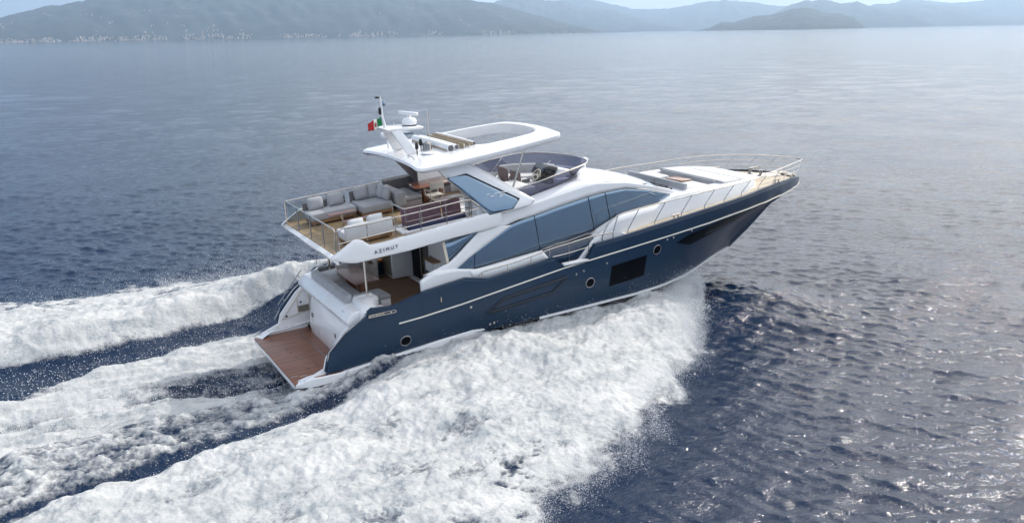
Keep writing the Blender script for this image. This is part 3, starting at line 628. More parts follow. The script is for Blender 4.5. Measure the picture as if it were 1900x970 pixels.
# transom body with bulging garage door
def prof_rows(prof, ys, y_shift=None):
    return [[(x, y, z) for (x, z) in prof] for y in ys]
tp = [(2.35,.31),(1.86,.31),(1.80,.55),(1.79,.90),(1.84,1.25),(1.93,1.58),(2.0,1.78)]
a = MB(); ysn = np.linspace(-2.43, 1.72, 14)
a.grid([[(x+.10*((y-(-.3))/2.1)**2*min(1, z), y, z) for x, z in tp] for y in ysn])
a.add([(2.35,1.72,.31),(2.35,1.72,1.78)]+[(x+.10*((1.72+.3)/2.1)**2*min(1, z), 1.72, z) for x, z in tp], [(0,)+tuple(range(3, 3+len(tp)-1))+(1,)])
tr = a.build('transom', gel, Y, solid=.03, angle=40)
for y in (1.05, -1.35):   # door seams and latches
    q = MB(); q.tube([(x+.10*((y+.3)/2.1)**2*min(1, z)-.004, y, z) for x, z in tp[1:]], .005, 4); q.build('door_seam', mat('pale_seam', (.45, .45, .48), .4), tr)
    xo = .10*((y+.3)/2.1)**2
    q = MB(); q.box(1.755+xo, 1.79+xo, y+.22, y+.34, .98, 1.13); q.build('door_latch', dsteel, tr, bevel=.01); q = MB(); q.lathe([(.028, 0), (.028, .06)], (1.76+xo, y+.28, .86), 10, 'X'); q.build('door_lock', dsteel, tr)
q = MB(); q.tube([(1.80, y, .74+.0*y) for y in np.linspace(1.6, -2.3, 10)], .004, 4)
# overhanging coaming lip
lip = [(1.98,1.66),(1.80,1.78),(1.76,1.92),(1.86,2.08),(2.02,2.20),(2.5,2.22),(2.5,1.7)]
a = MB(); a.prism_xz(lip, -2.45, 2.46); lp = a.build('aft_coaming', gel, Y, bevel=.03, seg=3)
q = MB(); q.box(1.87, 1.90, -1.95, -1.7, 2.065, 2.095); q.build('coaming_light', blackp, lp)
# quarter coamings carrying the pillars
for sg in (-1, 1):
    a = MB(); a.prism([(2.25, sg*1.55, 2.2), (2.95, sg*1.50, 2.2), (3.05, sg*2.0, 2.2), (2.55, sg*2.72, 2.2), (2.2, sg*2.60, 2.15)], [(2.32, sg*1.58, 2.40), (2.92, sg*1.54, 2.42), (2.98, sg*1.96, 2.42), (2.5, sg*2.40, 2.36), (2.28, sg*2.3, 2.32)])
    a.prism_xz([(2.2, 1.0), (2.2, 2.2), (3.0, 2.2), (3.0, 1.6)], sg*1.5, sg*2.6)
    a.build('quarter_coaming', gel, Y, bevel=.03, seg=3)
    a = MB(); a.tube([(2.73, sg*1.77, 2.38), (2.73, sg*1.77, 3.9)], .042, 12); a.build('deck_pillar', steel, Y)
    a = MB(); a.tube([(2.95, sg*2.2, 2.3), (2.98, sg*2.2, 2.5), (3.2, sg*2.25, 2.55)], .02, 6); a.lathe([(.05, 0), (.05, .12), (.07, .14)], (2.9, sg*2.35, 2.25), 10); a.build('mooring_cleat', dsteel, Y)
# cockpit
a = MB(); a.box(2.4, 6.2, -2.6, 2.6, 1.50, 1.58); a.build('cockpit_floor', teak_cock, Y)
for sg in (-1, 1):
    a = MB(); a.prism_xz([(2.9,1.58),(2.9,2.2),(3.6,2.28),(4.3,2.45),(4.3,1.58)], sg*2.62, sg*2.70); a.build('cockpit_side', gel, Y)
a = MB(); a.box(5.86, 5.94, -2.3, 2.6, 1.55, 3.85); blk = a.build('saloon_bulkhead', mat('saloon_dark', (.018, .016, .018), .35), Y)
a = MB(); a.box(5.78, 5.86, .82, 1.75, 1.62, 3.8); a.build('saloon_door', dglass, blk)
a = MB(); a.box(5.78, 5.86, -.2, .74, 1.62, 3.8); a.build('saloon_door', mat('door_glass_brown', (.03, .025, .02), .08, coat=.5), blk)
for y in (.78, -.24, 1.79): 
    a = MB(); a.box(5.73, 5.80, y-.03, y+.03, 1.6, 3.85); a.build('door_frame', steel, blk)
a = MB(); a.box(5.60, 5.85, -.3, 1.85, 1.585, 1.64); a.build('door_sill', gel, blk, bevel=.01)
a = MB(); a.tube([(5.74, -.05, 2.5), (5.72, -.05, 2.7), (5.74, -.07, 3.0)], .02, 6); a.build('door_handle', steel, blk)
# white locker beside the door to starboard with the wooden stair treads
a = MB(); a.prism_xz([(5.55, 1.58), (5.55, 3.82), (5.85, 3.82), (5.85, 1.58)], -2.2, -.34); lk = a.build('stair_locker', gel, Y, bevel=.01)
for k, (x, z) in enumerate(((4.95, 1.95), (5.1, 2.35), (5.25, 2.85))):
    a = MB(); a.box(x, x+.30, -1.5+.1*k, -.75+.1*k, z, z+.04); a.build('stair_tread', teak_cock, lk); a = MB(); a.box(x+.04, 5.545, -1.45+.1*k, -.8+.1*k, z-.36, z-.004); a.build('stair_riser', gel, lk)
for z in (2.9, 3.3, 3.6):
    a = MB(); a.lathe([(.03, 0), (.03, -.02), (.015, -.03)], (5.54, -.55, z), 8, 'X'); a.build('stair_light', blackp, lk)
a = MB(); a.box(4.3, 4.75, -2.5, -1.95, 1.58, 1.82); s1 = a.build('side_deck_step', gel, Y, bevel=.012)
a = MB(); a.box(4.29, 4.76, -2.5, -1.93, 1.822, 1.85); a.build('step_tread', teak_cock, s1)
a = MB(); a.box(4.75, 5.3, -2.5, -1.95, 1.58, 2.10); s1 = a.build('side_deck_step', gel, Y, bevel=.012)
a = MB(); a.box(4.75, 5.31, -2.5, -1.93, 2.102, 2.13); a.build('step_tread', teak_cock, s1)
# port cockpit wall and its gate
a = MB(); a.box(4.55, 4.62, 2.1, 2.66, 1.58, 3.5); a.box(3.7, 4.6, 2.62, 2.68, 1.58, 2.75); a.build('cockpit_side', mat('warm_white_panel', (.66, .62, .58), .4), Y)
a = MB(); a.tube([(3.7, 2.6, 2.95), (4.6, 2.6, 3.0)], .02, 6); a.tube([(3.3, 2.68, 2.55), (3.3, 2.68, 2.85), (4.4, 2.6, 2.95)], .018, 6); a.tube([(2.6, 2.78, 2.35), (2.6, 2.78, 2.75), (3.4, 2.7, 2.85)], .018, 6); a.build('gate_rail', dsteel, Y)

# ---------------------------------------------------------------- main deck, house sides, glazing
def ky(x): return interp(x, [11, 12, 13, 14, 15, 16, 17, 18], [0, .05, .14, .27, .45, .68, .95, 1.3])
def house_y(x, z): return 2.42 - .09*(z-2.9) - ky(x)
def SP(px, py, off=0.):
    """the photo's point on the starboard house side"""
    y = 2.3
    for _ in range(12):
        p = at(px, py, y=-y); y = house_y(p.x, p.z)
    p = at(px, py, y=-(y+off)); return p
def SPL(L, off=0.): return [SP(px, py, off) for px, py in L]
def subdiv(P, k):
    out = []
    for a_, b_ in zip(P, P[1:]): out += [a_.lerp(b_, j/k) for j in range(k)]
    return out+[P[-1]]
def both(mk):
    out = []
    for sg in (-1, 1): out.append(mk(sg))
    return out
def patch(name, A, B, m, parent, off=0., n=40, rows=6, solid=.02, bow=0.):
    """skin between two pixel lines lying on the house side; built to starboard and mirrored to port"""
    if len(A) == len(B): Pa, Pb = subdiv(SPL(A), 8), subdiv(SPL(B), 8); n = len(Pa)
    else: Pa = resample(SPL(A), n); Pb = resample(SPL(B), n)
    obs = []
    for sg in (-1, 1):
        g = []
        for r in range(rows):
            t = r/(rows-1); row = []
            for i in range(n):
                p = Pa[i].lerp(Pb[i], t); y = house_y(p.x, p.z)+off+bow*math.sin(math.pi*t); row.append((p.x, sg*y, p.z))
            g.append(row)
        mb = MB(); mb.grid(g); obs.append(mb.build(name, m, parent, solid=solid, off=0, angle=40))
    return obs
CREASE = [(907,400),(950,388),(1000,371.5),(1058,351.5),(1085,343),(1102,338.5),(1130,336),(1160,337.5),(1190,340.5),(1222,346),(1250,353),(1262,358)]
WTOP = [(841,498),(860,484),(896,455.6),(921,436),(947,416.8),(968,408),(991,400),(1040,382),(1091,365),(1120,357),(1160,349),(1200,352),(1237.6,358.7),(1255,361.7)]
WBOT = [(841,499.5),(880.5,499),(940,481.5),(1003,463),(1050,448),(1092,434),(1103,426.5),(1120,415),(1143,400),(1190,386),(1238.8,372),(1255,362.3)]
# white side skin: from the crease down behind all glazing to the deck, cut by where it stands
patch('house_side', [(843,524),(905,517),(960,502),(1018,490),(1063,491),(1100,482),(1150,450),(1200,430),(1262,408)], [(862,478),(893,452),(925,430),(955,416),(1000,390),(1058,365),(1100,350),(1160,346),(1222,352),(1262,362)], gel, Y, off=-.03, n=50, rows=8, solid=.02)
patch('roof_fascia', [(885,431),(905,427),(930,421),(960,408),(991,398),(1040,380),(1091,363),(1120,355),(1160,347),(1200,350),(1237.6,357),(1262,362)], [(880,407),(892,404),(907,400),(950,388),(1000,371.5),(1058,351.5),(1085,343),(1102,338.5),(1160,337.5),(1222,346),(1250,353),(1264,360)], gel, Y, off=.02, n=50, rows=5, solid=.03)
gl = patch('side_window', WBOT, WTOP, glass, Y, off=-.004, n=60, rows=10, solid=.015, bow=.0)
for a0, b0 in (((1002.5,463),(991,400)), ((880.5,499),(881,467)), ((1103,426.5),(1091,365)), ((1132,407.5),(1122.5,357))):
    for sg in (-1, 1):
        A0, B0 = SP(*a0), SP(*b0); mb = MB(); pts = []
        for k in range(9):
            t = k/8; p = A0.lerp(B0, t); pts.append((p.x, sg*(house_y(p.x, p.z)+.008), p.z))
        mb.tube(pts, .014, 6); mb.build('window_joint', mullion, gl[0 if sg < 0 else 1])
# steel trim under the window, and the dark lower glazing behind the gate
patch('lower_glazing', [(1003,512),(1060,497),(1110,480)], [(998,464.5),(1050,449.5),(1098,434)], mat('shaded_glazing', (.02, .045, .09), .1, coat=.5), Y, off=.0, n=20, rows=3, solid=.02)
for sg in (-1, 1):
    mb = MB(); mb.tube([(p.x, sg*(house_y(p.x, p.z)+.03), p.z) for p in SPL([(1003,463.5),(1050,448.5),(1092,434.5),(1104,427)])], .018, 6); mb.tube([(p.x, sg*(house_y(p.x, p.z)+.03), p.z) for p in SPL([(1142,401),(1190,386),(1244,369.5)])], .018, 6)
    mb.build('window_sill', dsteel, Y)
    mb = MB(); mb.tube([(p.x, sg*(house_y(p.x, p.z)+.10), p.z) for p in SPL([(1004,461),(1024,453)])], .012, 6); mb.tube([(p.x, sg*(house_y(p.x, p.z)+.08), p.z) for p in SPL([(1026,452.5),(1050,446),(1090,431.5)])], .014, 6); mb.build('deck_handrail', dsteel, Y)
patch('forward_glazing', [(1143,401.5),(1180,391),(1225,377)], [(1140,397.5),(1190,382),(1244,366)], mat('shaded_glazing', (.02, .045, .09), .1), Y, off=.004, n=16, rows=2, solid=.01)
# white lower panels: aft coaming strip and the forward swept panel
patch('side_coaming', [(876,518),(908,518),(960,502),(1020,483)], [(868,501),(905,492.5),(955,478),(1003,463.5)], gel, Y, off=.06, n=20, rows=3, solid=.09)
patch('swept_side_panel', [(1062,494),(1108,488),(1135,470),(1165,456),(1205,440),(1262,420),(1300,405)], [(1055,488),(1072,479),(1096,446),(1143,400),(1190,386),(1239,372),(1262,362)], gel, Y, off=.05, n=46, rows=6, solid=.05)
# aft swoosh: quarter block and the wing rising to the roof
patch('quarter_block', [(781,548),(823,535),(866,519),(900,518)], [(778,521),(800,503),(841,498),(882,498.5)], gel, Y, off=.045, n=46, rows=5, solid=.10)
patch('quarter_wing', [(800,506),(843,500.5),(868,478),(896,456),(947,417)], [(784,511),(832,487),(846,473.5),(885,431),(930,419)], gel, Y, off=.035, n=46, rows=5, solid=.08)
patch('quarter_window', [(832,487),(833,486),(860,457.3),(884,432)], [(824,447.5),(840,443.5),(862,437),(885,430.5)], glass, Y, off=.0, n=20, rows=4, solid=.015)
patch('quarter_window_post', [(828,489),(832.5,487)], [(819,449),(824,447.5)], cream, Y, off=.02, n=2, rows=6, solid=.05)
# decks
a = MB(); n = 40
dx = np.linspace(12.2, 23.2, 44)
a.grid([[(x, sg*max(.0, hb(x)-.10)*k, shz(x)-.07) for x in dx] for sg, k in ((-1, 1), (-1, .5), (1, 0), (1, .5), (1, 1))])
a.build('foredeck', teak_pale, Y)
for sg in (-1, 1):
    a = MB(); a.grid([[(x, sg*(hb(x)-.06), 2.16) for x in (4.4, 7, 9, 10.5, 12.4)], [(x, sg*2.2, 2.16) for x in (4.4, 7, 9, 10.5, 12.4)]]); a.build('side_deck', teak_cock, Y)
    a = MB(); a.box(12.15, 12.22, sg*2.45-.35, sg*2.45+.35, 2.16, 2.98); a.build('deck_riser', gel, Y)
    # gate sill in the bulwark notch
    a = MB(); a.box(9.35, 10.35, sg*2.80-.12, sg*2.80+.05, 2.40, 2.47); a.build('gate_sill', gel, Y, bevel=.01)
    a = MB(); a.box(9.75, 10.35, sg*2.89-.02, sg*2.89+.02, 2.37, 2.40); a.build('gate_sill_strip', steel, Y)
# anchor area cover and hatch on the bow deck
a = MB(); a.prism([(20.3,-.55,3.47),(22.3,-.25,3.35),(22.3,.25,3.35),(20.3,.55,3.47)], [(20.35,-.5,3.56),(22.25,-.22,3.43),(22.25,.22,3.43),(20.35,.5,3.56)]); a.build('anchor_hatch', mat('pale_deck_gelcoat', (.72,.68,.6), .4), Y, bevel=.02)

# ---------------------------------------------------------------- foredeck trunk with the lounge well
def tz(x): return interp(x, [13.4, 14.8, 16, 17.5, 19, 20.0], [3.55, 3.92, 3.93, 3.94, 3.90, 3.78])
def ty(x): return interp(x, [12.2, 13.4, 14.3, 16, 17.5, 18.7, 19.5, 20.0], [2.12, 2.08, 2.18, 2.18, 2.08, 1.85, 1.45, .95])
a = MB()
for sg in (-1, 1):
    xs2 = np.linspace(13.4, 20.0, 34)
    a.grid([[(x, sg*(ty(x)+.10), shz(x)-.1) for x in xs2], [(x, sg*(ty(x)+.03), tz(x)-.12) for x in xs2], [(x, sg*(ty(x)-.02), tz(x)-.03) for x in xs2], [(x, sg*(ty(x)-.12), tz(x)) for x in xs2]])
a.grid([[(20.0, y, 3.4) for y in np.linspace(-1.05, 1.05, 9)], [(20.0+.12*(1-(y/.9)**2), y, 3.72) for y in np.linspace(-.97, .97, 9)], [(19.9, y, 3.79) for y in np.linspace(-.85, .85, 9)]])
for xa, xb, ya in ((13.6, 15.55, 0), (17.35, 19.98, 0)):
    xs3 = np.linspace(xa, xb, 14); a.grid([[(x, k*(ty(x)-.11), tz(x)-.002) for x in xs3] for k in (-1, -.5, 0, .5, 1)])
for sg in (-1, 1):
    xs3 = np.linspace(15.5, 17.4, 8); a.grid([[(x, sg*(ty(x)-.11), tz(x)-.002) for x in xs3], [(x, sg*1.62, tz(x)-.002) for x in xs3], [(x, sg*1.62, 3.5) for x in xs3]])
tk = a.build('foredeck_trunk', gel, Y, angle=40)
a = MB(); a.box(15.5, 17.4, -1.65, 1.65, 3.48, 3.53); a.build('lounge_well_floor', mat('well_floor_taupe', (.50,.46,.44), .5), tk)
# ---------------------------------------------------------------- roof over the saloon and wheelhouse
WSB = [(8.5,1.98,4.72),(9.0,1.90,4.79),(9.6,1.80,4.86),(10.3,1.55,4.92),(10.9,1.20,4.95),(11.35,.75,4.97),(11.62,.3,4.98),(11.68,0,4.98)]
WST = [(7.98,2.10,5.10),(8.7,2.15,5.20),(9.4,2.12,5.31),(10.3,2.0,5.43),(10.95,1.72,5.46),(11.5,1.28,5.45),(11.85,.68,5.42),(12.0,0,5.40)]
cre = SPL(CREASE)
outer = [(p.x, -p.y, p.z) for p in cre][2:-2]      # port copy, y positive
outer = [(8.5, 2.30, 4.62)] + [o for o in outer if 8.6 < o[0] < 13.7] + [(13.95,1.55,4.42),(14.25,1.0,4.38),(14.38,.4,4.37),(14.4,0,4.37)]
n = 44
O_ = resample(outer, n); I_ = resample(WSB, n)
a = MB()
rows = []
for r in range(9):
    t = r/8; rows.append([])
    for i in range(n):
        p = O_[i].lerp(I_[i], t); p = Vector((p.x, p.y, p.z + .10*math.sin(math.pi*t)*min(1, i/20))); rows[-1].append(p)
a.grid(rows); a.mirror()
roof = a.build('saloon_roof', gel, Y, solid=.05, off=-1, angle=50)
# step crease on the roof side
# windshield between roof edge and foredeck trunk
wt = [(12.9,2.08,4.52),(13.95,1.50,4.38),(14.25,1.0,4.345),(14.38,.4,4.34),(14.4,0,4.34)]
wb_ = [(13.9,2.12,4.02),(14.9,1.75,3.95),(15.25,1.1,3.95),(15.4,.4,3.95),(15.42,0,3.95)]
a = loft(wt, wb_, 24, 4); a.mirror(); a.build('windshield', glass, Y, solid=.02, angle=50)
a = MB(); 
for y0, x0 in ((-1.7, 14.75), (-1.3, 15.0), (-.9, 15.12)): a.tube([(x0+.25, y0-.1, 3.98), (x0, y0+.3, 4.06), (x0-.25, y0+.75, 4.13)], .016, 5); a.lathe([(.035, 0), (.035, .06)], (x0+.25, y0-.1, 3.94), 8)
a.build('windshield_wipers', blackp, Y)
# ---------------------------------------------------------------- flybridge deck
def fz(x): return 4.08+.055*(x-1.5)
DK = [(1.58,-2.5),(1.72,-2.6),(3.9,-2.64),(8.6,-2.3),(8.6,2.3),(3.9,2.64),(1.72,2.6),(1.58,2.5)]
hatch = (4.15, 6.45, -2.02, -1.20)
a = MB()
for P in ([(1.62,-2.58),(4.15,-2.62),(4.15,2.62),(1.62,2.58)], [(4.15,-1.20),(6.45,-1.20),(6.45,2.5),(4.15,2.62)], [(4.15,-2.62),(6.45,-2.5),(6.45,-2.02),(4.15,-2.02)], [(6.45,-2.4),(7.2,-1.85),(8.7,-1.8),(8.7,1.8),(7.2,1.85),(6.45,2.4)]):
    a.prism([(x, y, fz(x)-.20) for x, y in P], [(x, y, fz(x)) for x, y in P])
fl = a.build('flybridge_deck', teak_fly, Y)
# white rim: aft edge and side fascias with the stepped outline
a = MB(); a.prism_xz([(1.44,4.02),(1.60,4.07),(1.66,4.05),(1.66,3.80),(1.60,3.82)], -2.60, 2.60); a.build('flybridge_rim', gel, Y, bevel=.015)
FT = [(1.46,4.05),(2.0,4.38),(2.22,4.49),(2.42,4.45),(2.66,4.25),(3.1,4.26),(3.58,4.31),(5.2,4.44),(6.71,4.56),(7.3,4.60)]
FB = [(1.46,4.00),(1.75,3.88),(2.07,3.80),(2.3,3.79),(2.49,3.80),(3.2,3.84),(3.9,3.87),(5.2,3.97),(6.33,4.02),(7.2,4.07)]
for sg in (-1, 1):
    n = 50; A = resample([(x, 0, z) for x, z in FT], n); Bq = resample([(x, 0, z) for x, z in FB], n)
    def fy(x): return interp(x, [1.4, 1.8, 3.9, 7.5], [2.58, 2.66, 2.68, 2.46])
    mb = MB(); mb.grid([[(p.x, sg*(fy(p.x)-.13), p.z) for p in A], [(p.x, sg*(fy(p.x)-.01), p.z) for p in A], [(p.x, sg*fy(p.x), p.z-.02) for p in A]] + [[(lambda q: (q.x, sg*(fy(q.x)+.02*math.sin(math.pi*t)), q.z))(A[i].lerp(Bq[i], t)) for i in range(n)] for t in (.25, .5, .75)] + [[(p.x, sg*(fy(p.x)), p.z+.02) for p in Bq], [(p.x, sg*(fy(p.x)-.02), p.z) for p in Bq], [(p.x, sg*(fy(p.x)-.6), p.z+.01) for p in Bq]])
    fa = mb.build('flybridge_fascia', gel, Y, angle=45)
    if sg < 0: fascia = fa
# ceiling under the deck
a = MB(); a.prism([(x, y, fz(x)-.235) for x, y in ((1.8,-2.4),(6.2,-2.4),(6.2,2.4),(1.8,2.4))], [(x, y, fz(x)-.21) for x, y in ((1.8,-2.4),(6.2,-2.4),(6.2,2.4),(1.8,2.4))]); a.build('cockpit_ceiling', gel, Y)
# yard's lettering on the fascia
def lettering(txt, size, p, along, up, m, parent, name, spacing=1.0):
    cu = bpy.data.curves.new(name, 'FONT'); cu.body = txt; cu.size = size; cu.extrude = .006; cu.space_character = spacing; cu.align_x = 'CENTER'; cu.align_y = 'CENTER'
    tmp = bpy.data.objects.new(name, cu); COL.objects.link(tmp); dg = bpy.context.evaluated_depsgraph_get(); dg.update()
    me = bpy.data.meshes.new_from_object(tmp.evaluated_get(dg)); bpy.data.objects.remove(tmp); bpy.data.curves.remove(cu)
    o = bpy.data.objects.new(name, me); COL.objects.link(o); me.materials.clear(); me.materials.append(m); o.parent = parent
    X_ = Vector(along).normalized(); Z_ = X_.cross(Vector(up)).normalized(); Y_ = Z_.cross(X_)
    o.matrix_local = Matrix.Translation(p) @ Matrix((X_, Y_, Z_)).transposed().to_4x4(); return o
lettering('AZIMUT', .155, (3.13, -2.705, 4.05), (1, 0, .075), (0, 0, 1), letter, fascia, 'lettering', 1.55)

# arch wings with the big glass
def wing_y(z): return interp(z, [4.40, 4.70, 5.86, 6.25], [2.46, 2.40, 1.98, 1.94])
def wq(px, py):
    q = at(px, py, y=-2.2)
    for _ in range(10): q = at(px, py, y=-wing_y(q.z))
    return q
for sg in (-1, 1):
    n = 30; A = resample([wq(*p) for p in ((798,306),(812,316),(828,331.5),(868,365),(907,399),(925,396),(950,390),(985,379))], n); Bq = resample([wq(*p) for p in ((872,304),(888,312),(915,328),(945,345),(962,354),(980,364.5),(992,371))], n)
    rows = []
    for t in np.linspace(0, 1, 7):
        rows.append([(lambda q: (q.x, sg*wing_y(q.z), q.z))(A[i].lerp(Bq[i], t)) for i in range(n)])
    mb = MB(); mb.grid(rows)
    wgn = mb.build('arch_wing', gel, Y, solid=.13, off=0, angle=50)
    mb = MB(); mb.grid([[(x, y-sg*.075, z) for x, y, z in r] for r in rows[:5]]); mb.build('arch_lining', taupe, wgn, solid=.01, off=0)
    def wp(px, py):
        q = wq(px, py); return (q.x, sg*(wing_y(q.z)+.072), q.z)
    C5 = [wp(*p) for p in ((828,330),(863,322),(962,368),(950,386),(907,397))]
    Lp = resample([(828,330,0),(868,363.5,0),(907,397,0),(950,386,0)], 26); Up = resample([(828,330,0),(863,322,0),(912,345,0),(962,368,0),(950,386,0)], 26)
    mb = MB(); mb.grid([[wp(*(Lp[i].lerp(Up[i], t))[:2]) for i in range(26)] for t in np.linspace(0, 1, 8)])
    g2 = mb.build('arch_glass', glass, wgn, solid=.012, off=0)
    fr = MB(); fr.tube([Vector(p) for p in C5], .018, 6, closed=True); fr.build('arch_glass_frame', mullion, g2)
    # small white dashes on the glass
    if sg < 0:
        cen = wp(924, 359); d1 = Vector(wp(934, 355))-Vector(wp(914, 361)); d1.normalize()
        for k, (px, py, L) in enumerate(((903,360,.10),(911,363,.16),(918,358,.16),(927,356,.18),(928,359.5,.15),(927,363,.15),(936,355,.20))):
            c = Vector(wp(px, py)) + Vector((0, -.02, 0)); mb = MB(); mb.tube([c-d1*L/2, c+d1*L/2], .014, 5); mb.build('glass_marking', gel, g2)
    sp = MB(); sp.lathe([(.085, 0), (.085, sg*-.02), (.05, sg*-.03)], (6.2, sg*2.0, 5.50), 16, 'Y'); sp.build('speaker', blackp, wgn)
    # coaming from the arch down to the screen base, inner skirt of the helm area
    mb = MB(); mb.grid([[(6.3, sg*1.92, 6.05), (7.3, sg*1.92, 5.5), (8.0, sg*1.98, 5.08), (8.5, sg*1.98, 4.75)], [(6.3, sg*1.80, 5.9), (7.3, sg*1.82, 5.3), (8.0, sg*1.86, 4.85), (8.5, sg*1.86, 4.6)], [(6.3, sg*1.80, 4.4), (7.3, sg*1.82, 4.4), (8.0, sg*1.86, 4.4), (8.5, sg*1.86, 4.42)]]); mb.build('arch_inner_skin', gel, wgn, angle=50)
# fly windscreen
mb = loft(WSB, WST, 40, 6); mb.mirror(); wsn = mb.build('fly_windscreen', tint2, Y, angle=50)
for prof, r, nm in ((WST, .026, 'screen_rail'), (WSB, .02, 'screen_base_trim')):
    mb = MB(); P = [Vector(p) for p in prof]; full = P + [Vector((p.x, -p.y, p.z)) for p in P[::-1][1:]]; mb.tube(full, r, 8, smooth=4); mb.build(nm, steel if nm == 'screen_rail' else blackp, wsn)
for x0, y0, z0, x1, y1, z1 in ((11.1, .95, 5.0, 11.8, 1.1, 5.43), (11.55, -.4, 5.0, 12.1, -.55, 5.41), (9.3, 1.82, 4.9, 9.9, 2.05, 5.36)):
    mb = MB(); mb.tube([(x0, y0, z0), (x1, y1, z1)], .018, 6); mb.build('screen_strut', steel, wsn)
# helm area floor and inner well
mb = MB(); mb.grid([[(x, y, 4.44) for x in np.linspace(6.4, 11.4, 6)] for y in (-1.3, 1.3)]); mb.grid([[(x, sg*interp(x, [6.4, 8.5, 9.6, 10.6, 11.5], [1.86, 1.86, 1.72, 1.3, .3]), z) for x in np.linspace(6.4, 11.5, 16)] for sg, z in ((1, 4.93), (1, 4.40))]); mb.grid([[(x, -interp(x, [6.4, 8.5, 9.6, 10.6, 11.5], [1.86, 1.86, 1.72, 1.3, .3]), z) for x in np.linspace(8.4, 11.5, 16)] for z in (4.93, 4.40)])
mb.build('helm_well', gel, Y)
# ---------------------------------------------------------------- hardtop
def hz(x): return 6.36+.075*(x-4.6)
def ring_pts(x0, x1, hw, r0, r1, n=12, taper=0.):
    """plan outline clockwise from aft starboard; rounded corners"""
    P = []
    for cx, cy, a0, r in ((x0+r0, -hw+r0, 180, r0), (x1-r1, -hw+taper+r1, 270, r1), (x1-r1, hw-taper-r1, 0, r1), (x0+r0, hw-r0, 90, r0)):
        for k in range(n+1):
            a = math.radians(a0+90*k/n); P.append((cx+r*math.cos(a), cy+r*math.sin(a)))
    return P
def ht_outline():
    half = [(4.62,0),(4.60,.8),(4.56,1.6),(4.48,2.25),(4.50,2.40),(4.66,2.46),(5.6,2.48),(7,2.42),(8.4,2.28),(9.3,2.16),(9.86,2.06),(10.02,1.92),(10.12,1.2),(10.19,.6),(10.2,0)]
    P = [Vector((x, -y, 0)) for x, y in half]; Q = [Vector((x, y, 0)) for x, y in half[::-1]]
    return resample(P+Q[1:], 97)[:-1]
def hole_outline():
    half = [(6.95,0),(6.95,.8),(7.05,1.3),(7.4,1.52),(8.4,1.52),(9.1,1.42),(9.45,1.20),(9.62,.7),(9.66,0)]
    P = [Vector((x, -y, 0)) for x, y in half]; Q = [Vector((x, y, 0)) for x, y in half[::-1]]
    return resample(P+Q[1:], 97)[:-1]
oo, ho = ht_outline(), hole_outline()
def lay(P, dz, s=1.0, q=None, t=0):
    out = []
    for i, p in enumerate(P):
        v = p.lerp(q[i], t) if q else p; out.append((v.x, v.y, hz(v.x)+dz - .06*(abs(v.y)/2.4)**2.2))
    return out
mb = MB(); mb.grid([lay(oo, -.24, q=ho, t=.16), lay(oo, -.20, q=ho, t=.06), lay(oo, -.10, q=ho, t=.0), lay(oo, -.03, q=ho, t=.015), lay(oo, 0.0, q=ho, t=.07), lay(oo, .04, q=ho, t=.35), lay(oo, .05, q=ho, t=.7), lay(ho, .06), lay(ho, .0), lay(ho, -.10, q=oo, t=-.02), lay(ho, -.26, q=oo, t=.0), lay(oo, -.27, q=ho, t=.5), lay(oo, -.24, q=ho, t=.16)], close=True)
ht = mb.build('hardtop', gel, Y, angle=42)
mb = MB(); mb.grid([lay(ho, .075, q=oo, t=.05), lay(ho, .085, q=oo, t=.10), lay(ho, .062, q=oo, t=.16)], close=True); mb.build('sunroof_lip', gel, ht)
# inner aft lip of hardtop (taupe end piece)
mb = MB(); mb.box(4.54, 4.66, 2.0, 2.36, 6.12, 6.20); mb.build('hardtop_end_cap', taupe, ht, bevel=.02)
# sunroof fabric folded across the top: two rolls and upright pleats
for k in range(3):
    x = (6.08, 6.34, 6.98)[k]; r = (.13, .09, .07)[k]
    mb = MB(); mb.tube([(x+.05*(k == 0), y, hz(x)+.13-.02*(abs(y)/1.4)**2) for y in (-1.38, -.7, 0, .7, 1.45)], r, 10); o = mb.build('awning_fold', gel, ht)
    mb = MB(); mb.lathe([(r*.2, -.03), (r*.7, -.02), (r*.8, .0)], (x+.05*(k == 0), -1.385, hz(x)+.12), 10, 'Y'); mb.build('awning_fold_end', fabd, o)
random.seed(4)
for k in range(8):
    x = 6.42+k*.065; h_ = .15+.04*random.random(); l_ = random.uniform(-.05, .05); mb = MB(); yy0 = -1.40-.10*random.random()
    mb.prism([(x, yy0, hz(x)+.02), (x+.018, yy0, hz(x)+.02), (x+.018, 1.4, hz(x)+.02), (x, 1.4, hz(x)+.02)], [(x+l_, yy0+.08, hz(x)+h_), (x+l_+.02, yy0+.08, hz(x)+h_), (x+l_+.02, 1.38, hz(x)+h_), (x+l_, 1.38, hz(x)+h_)]); mb.build('awning_pleat', tan if k % 3 else fabw, ht)
mb = MB(); mb.box(6.0, 7.0, -1.3, 1.4, 6.50, 6.56); mb.build('awning_tray', tan, ht)
# support poles
for sg in (-1, 1):
    mb = MB(); mb.tube([(8.58, sg*1.98, 6.52), (7.97, sg*1.98, 5.0)], .035, 10); mb.build('hardtop_pole', steel, Y)
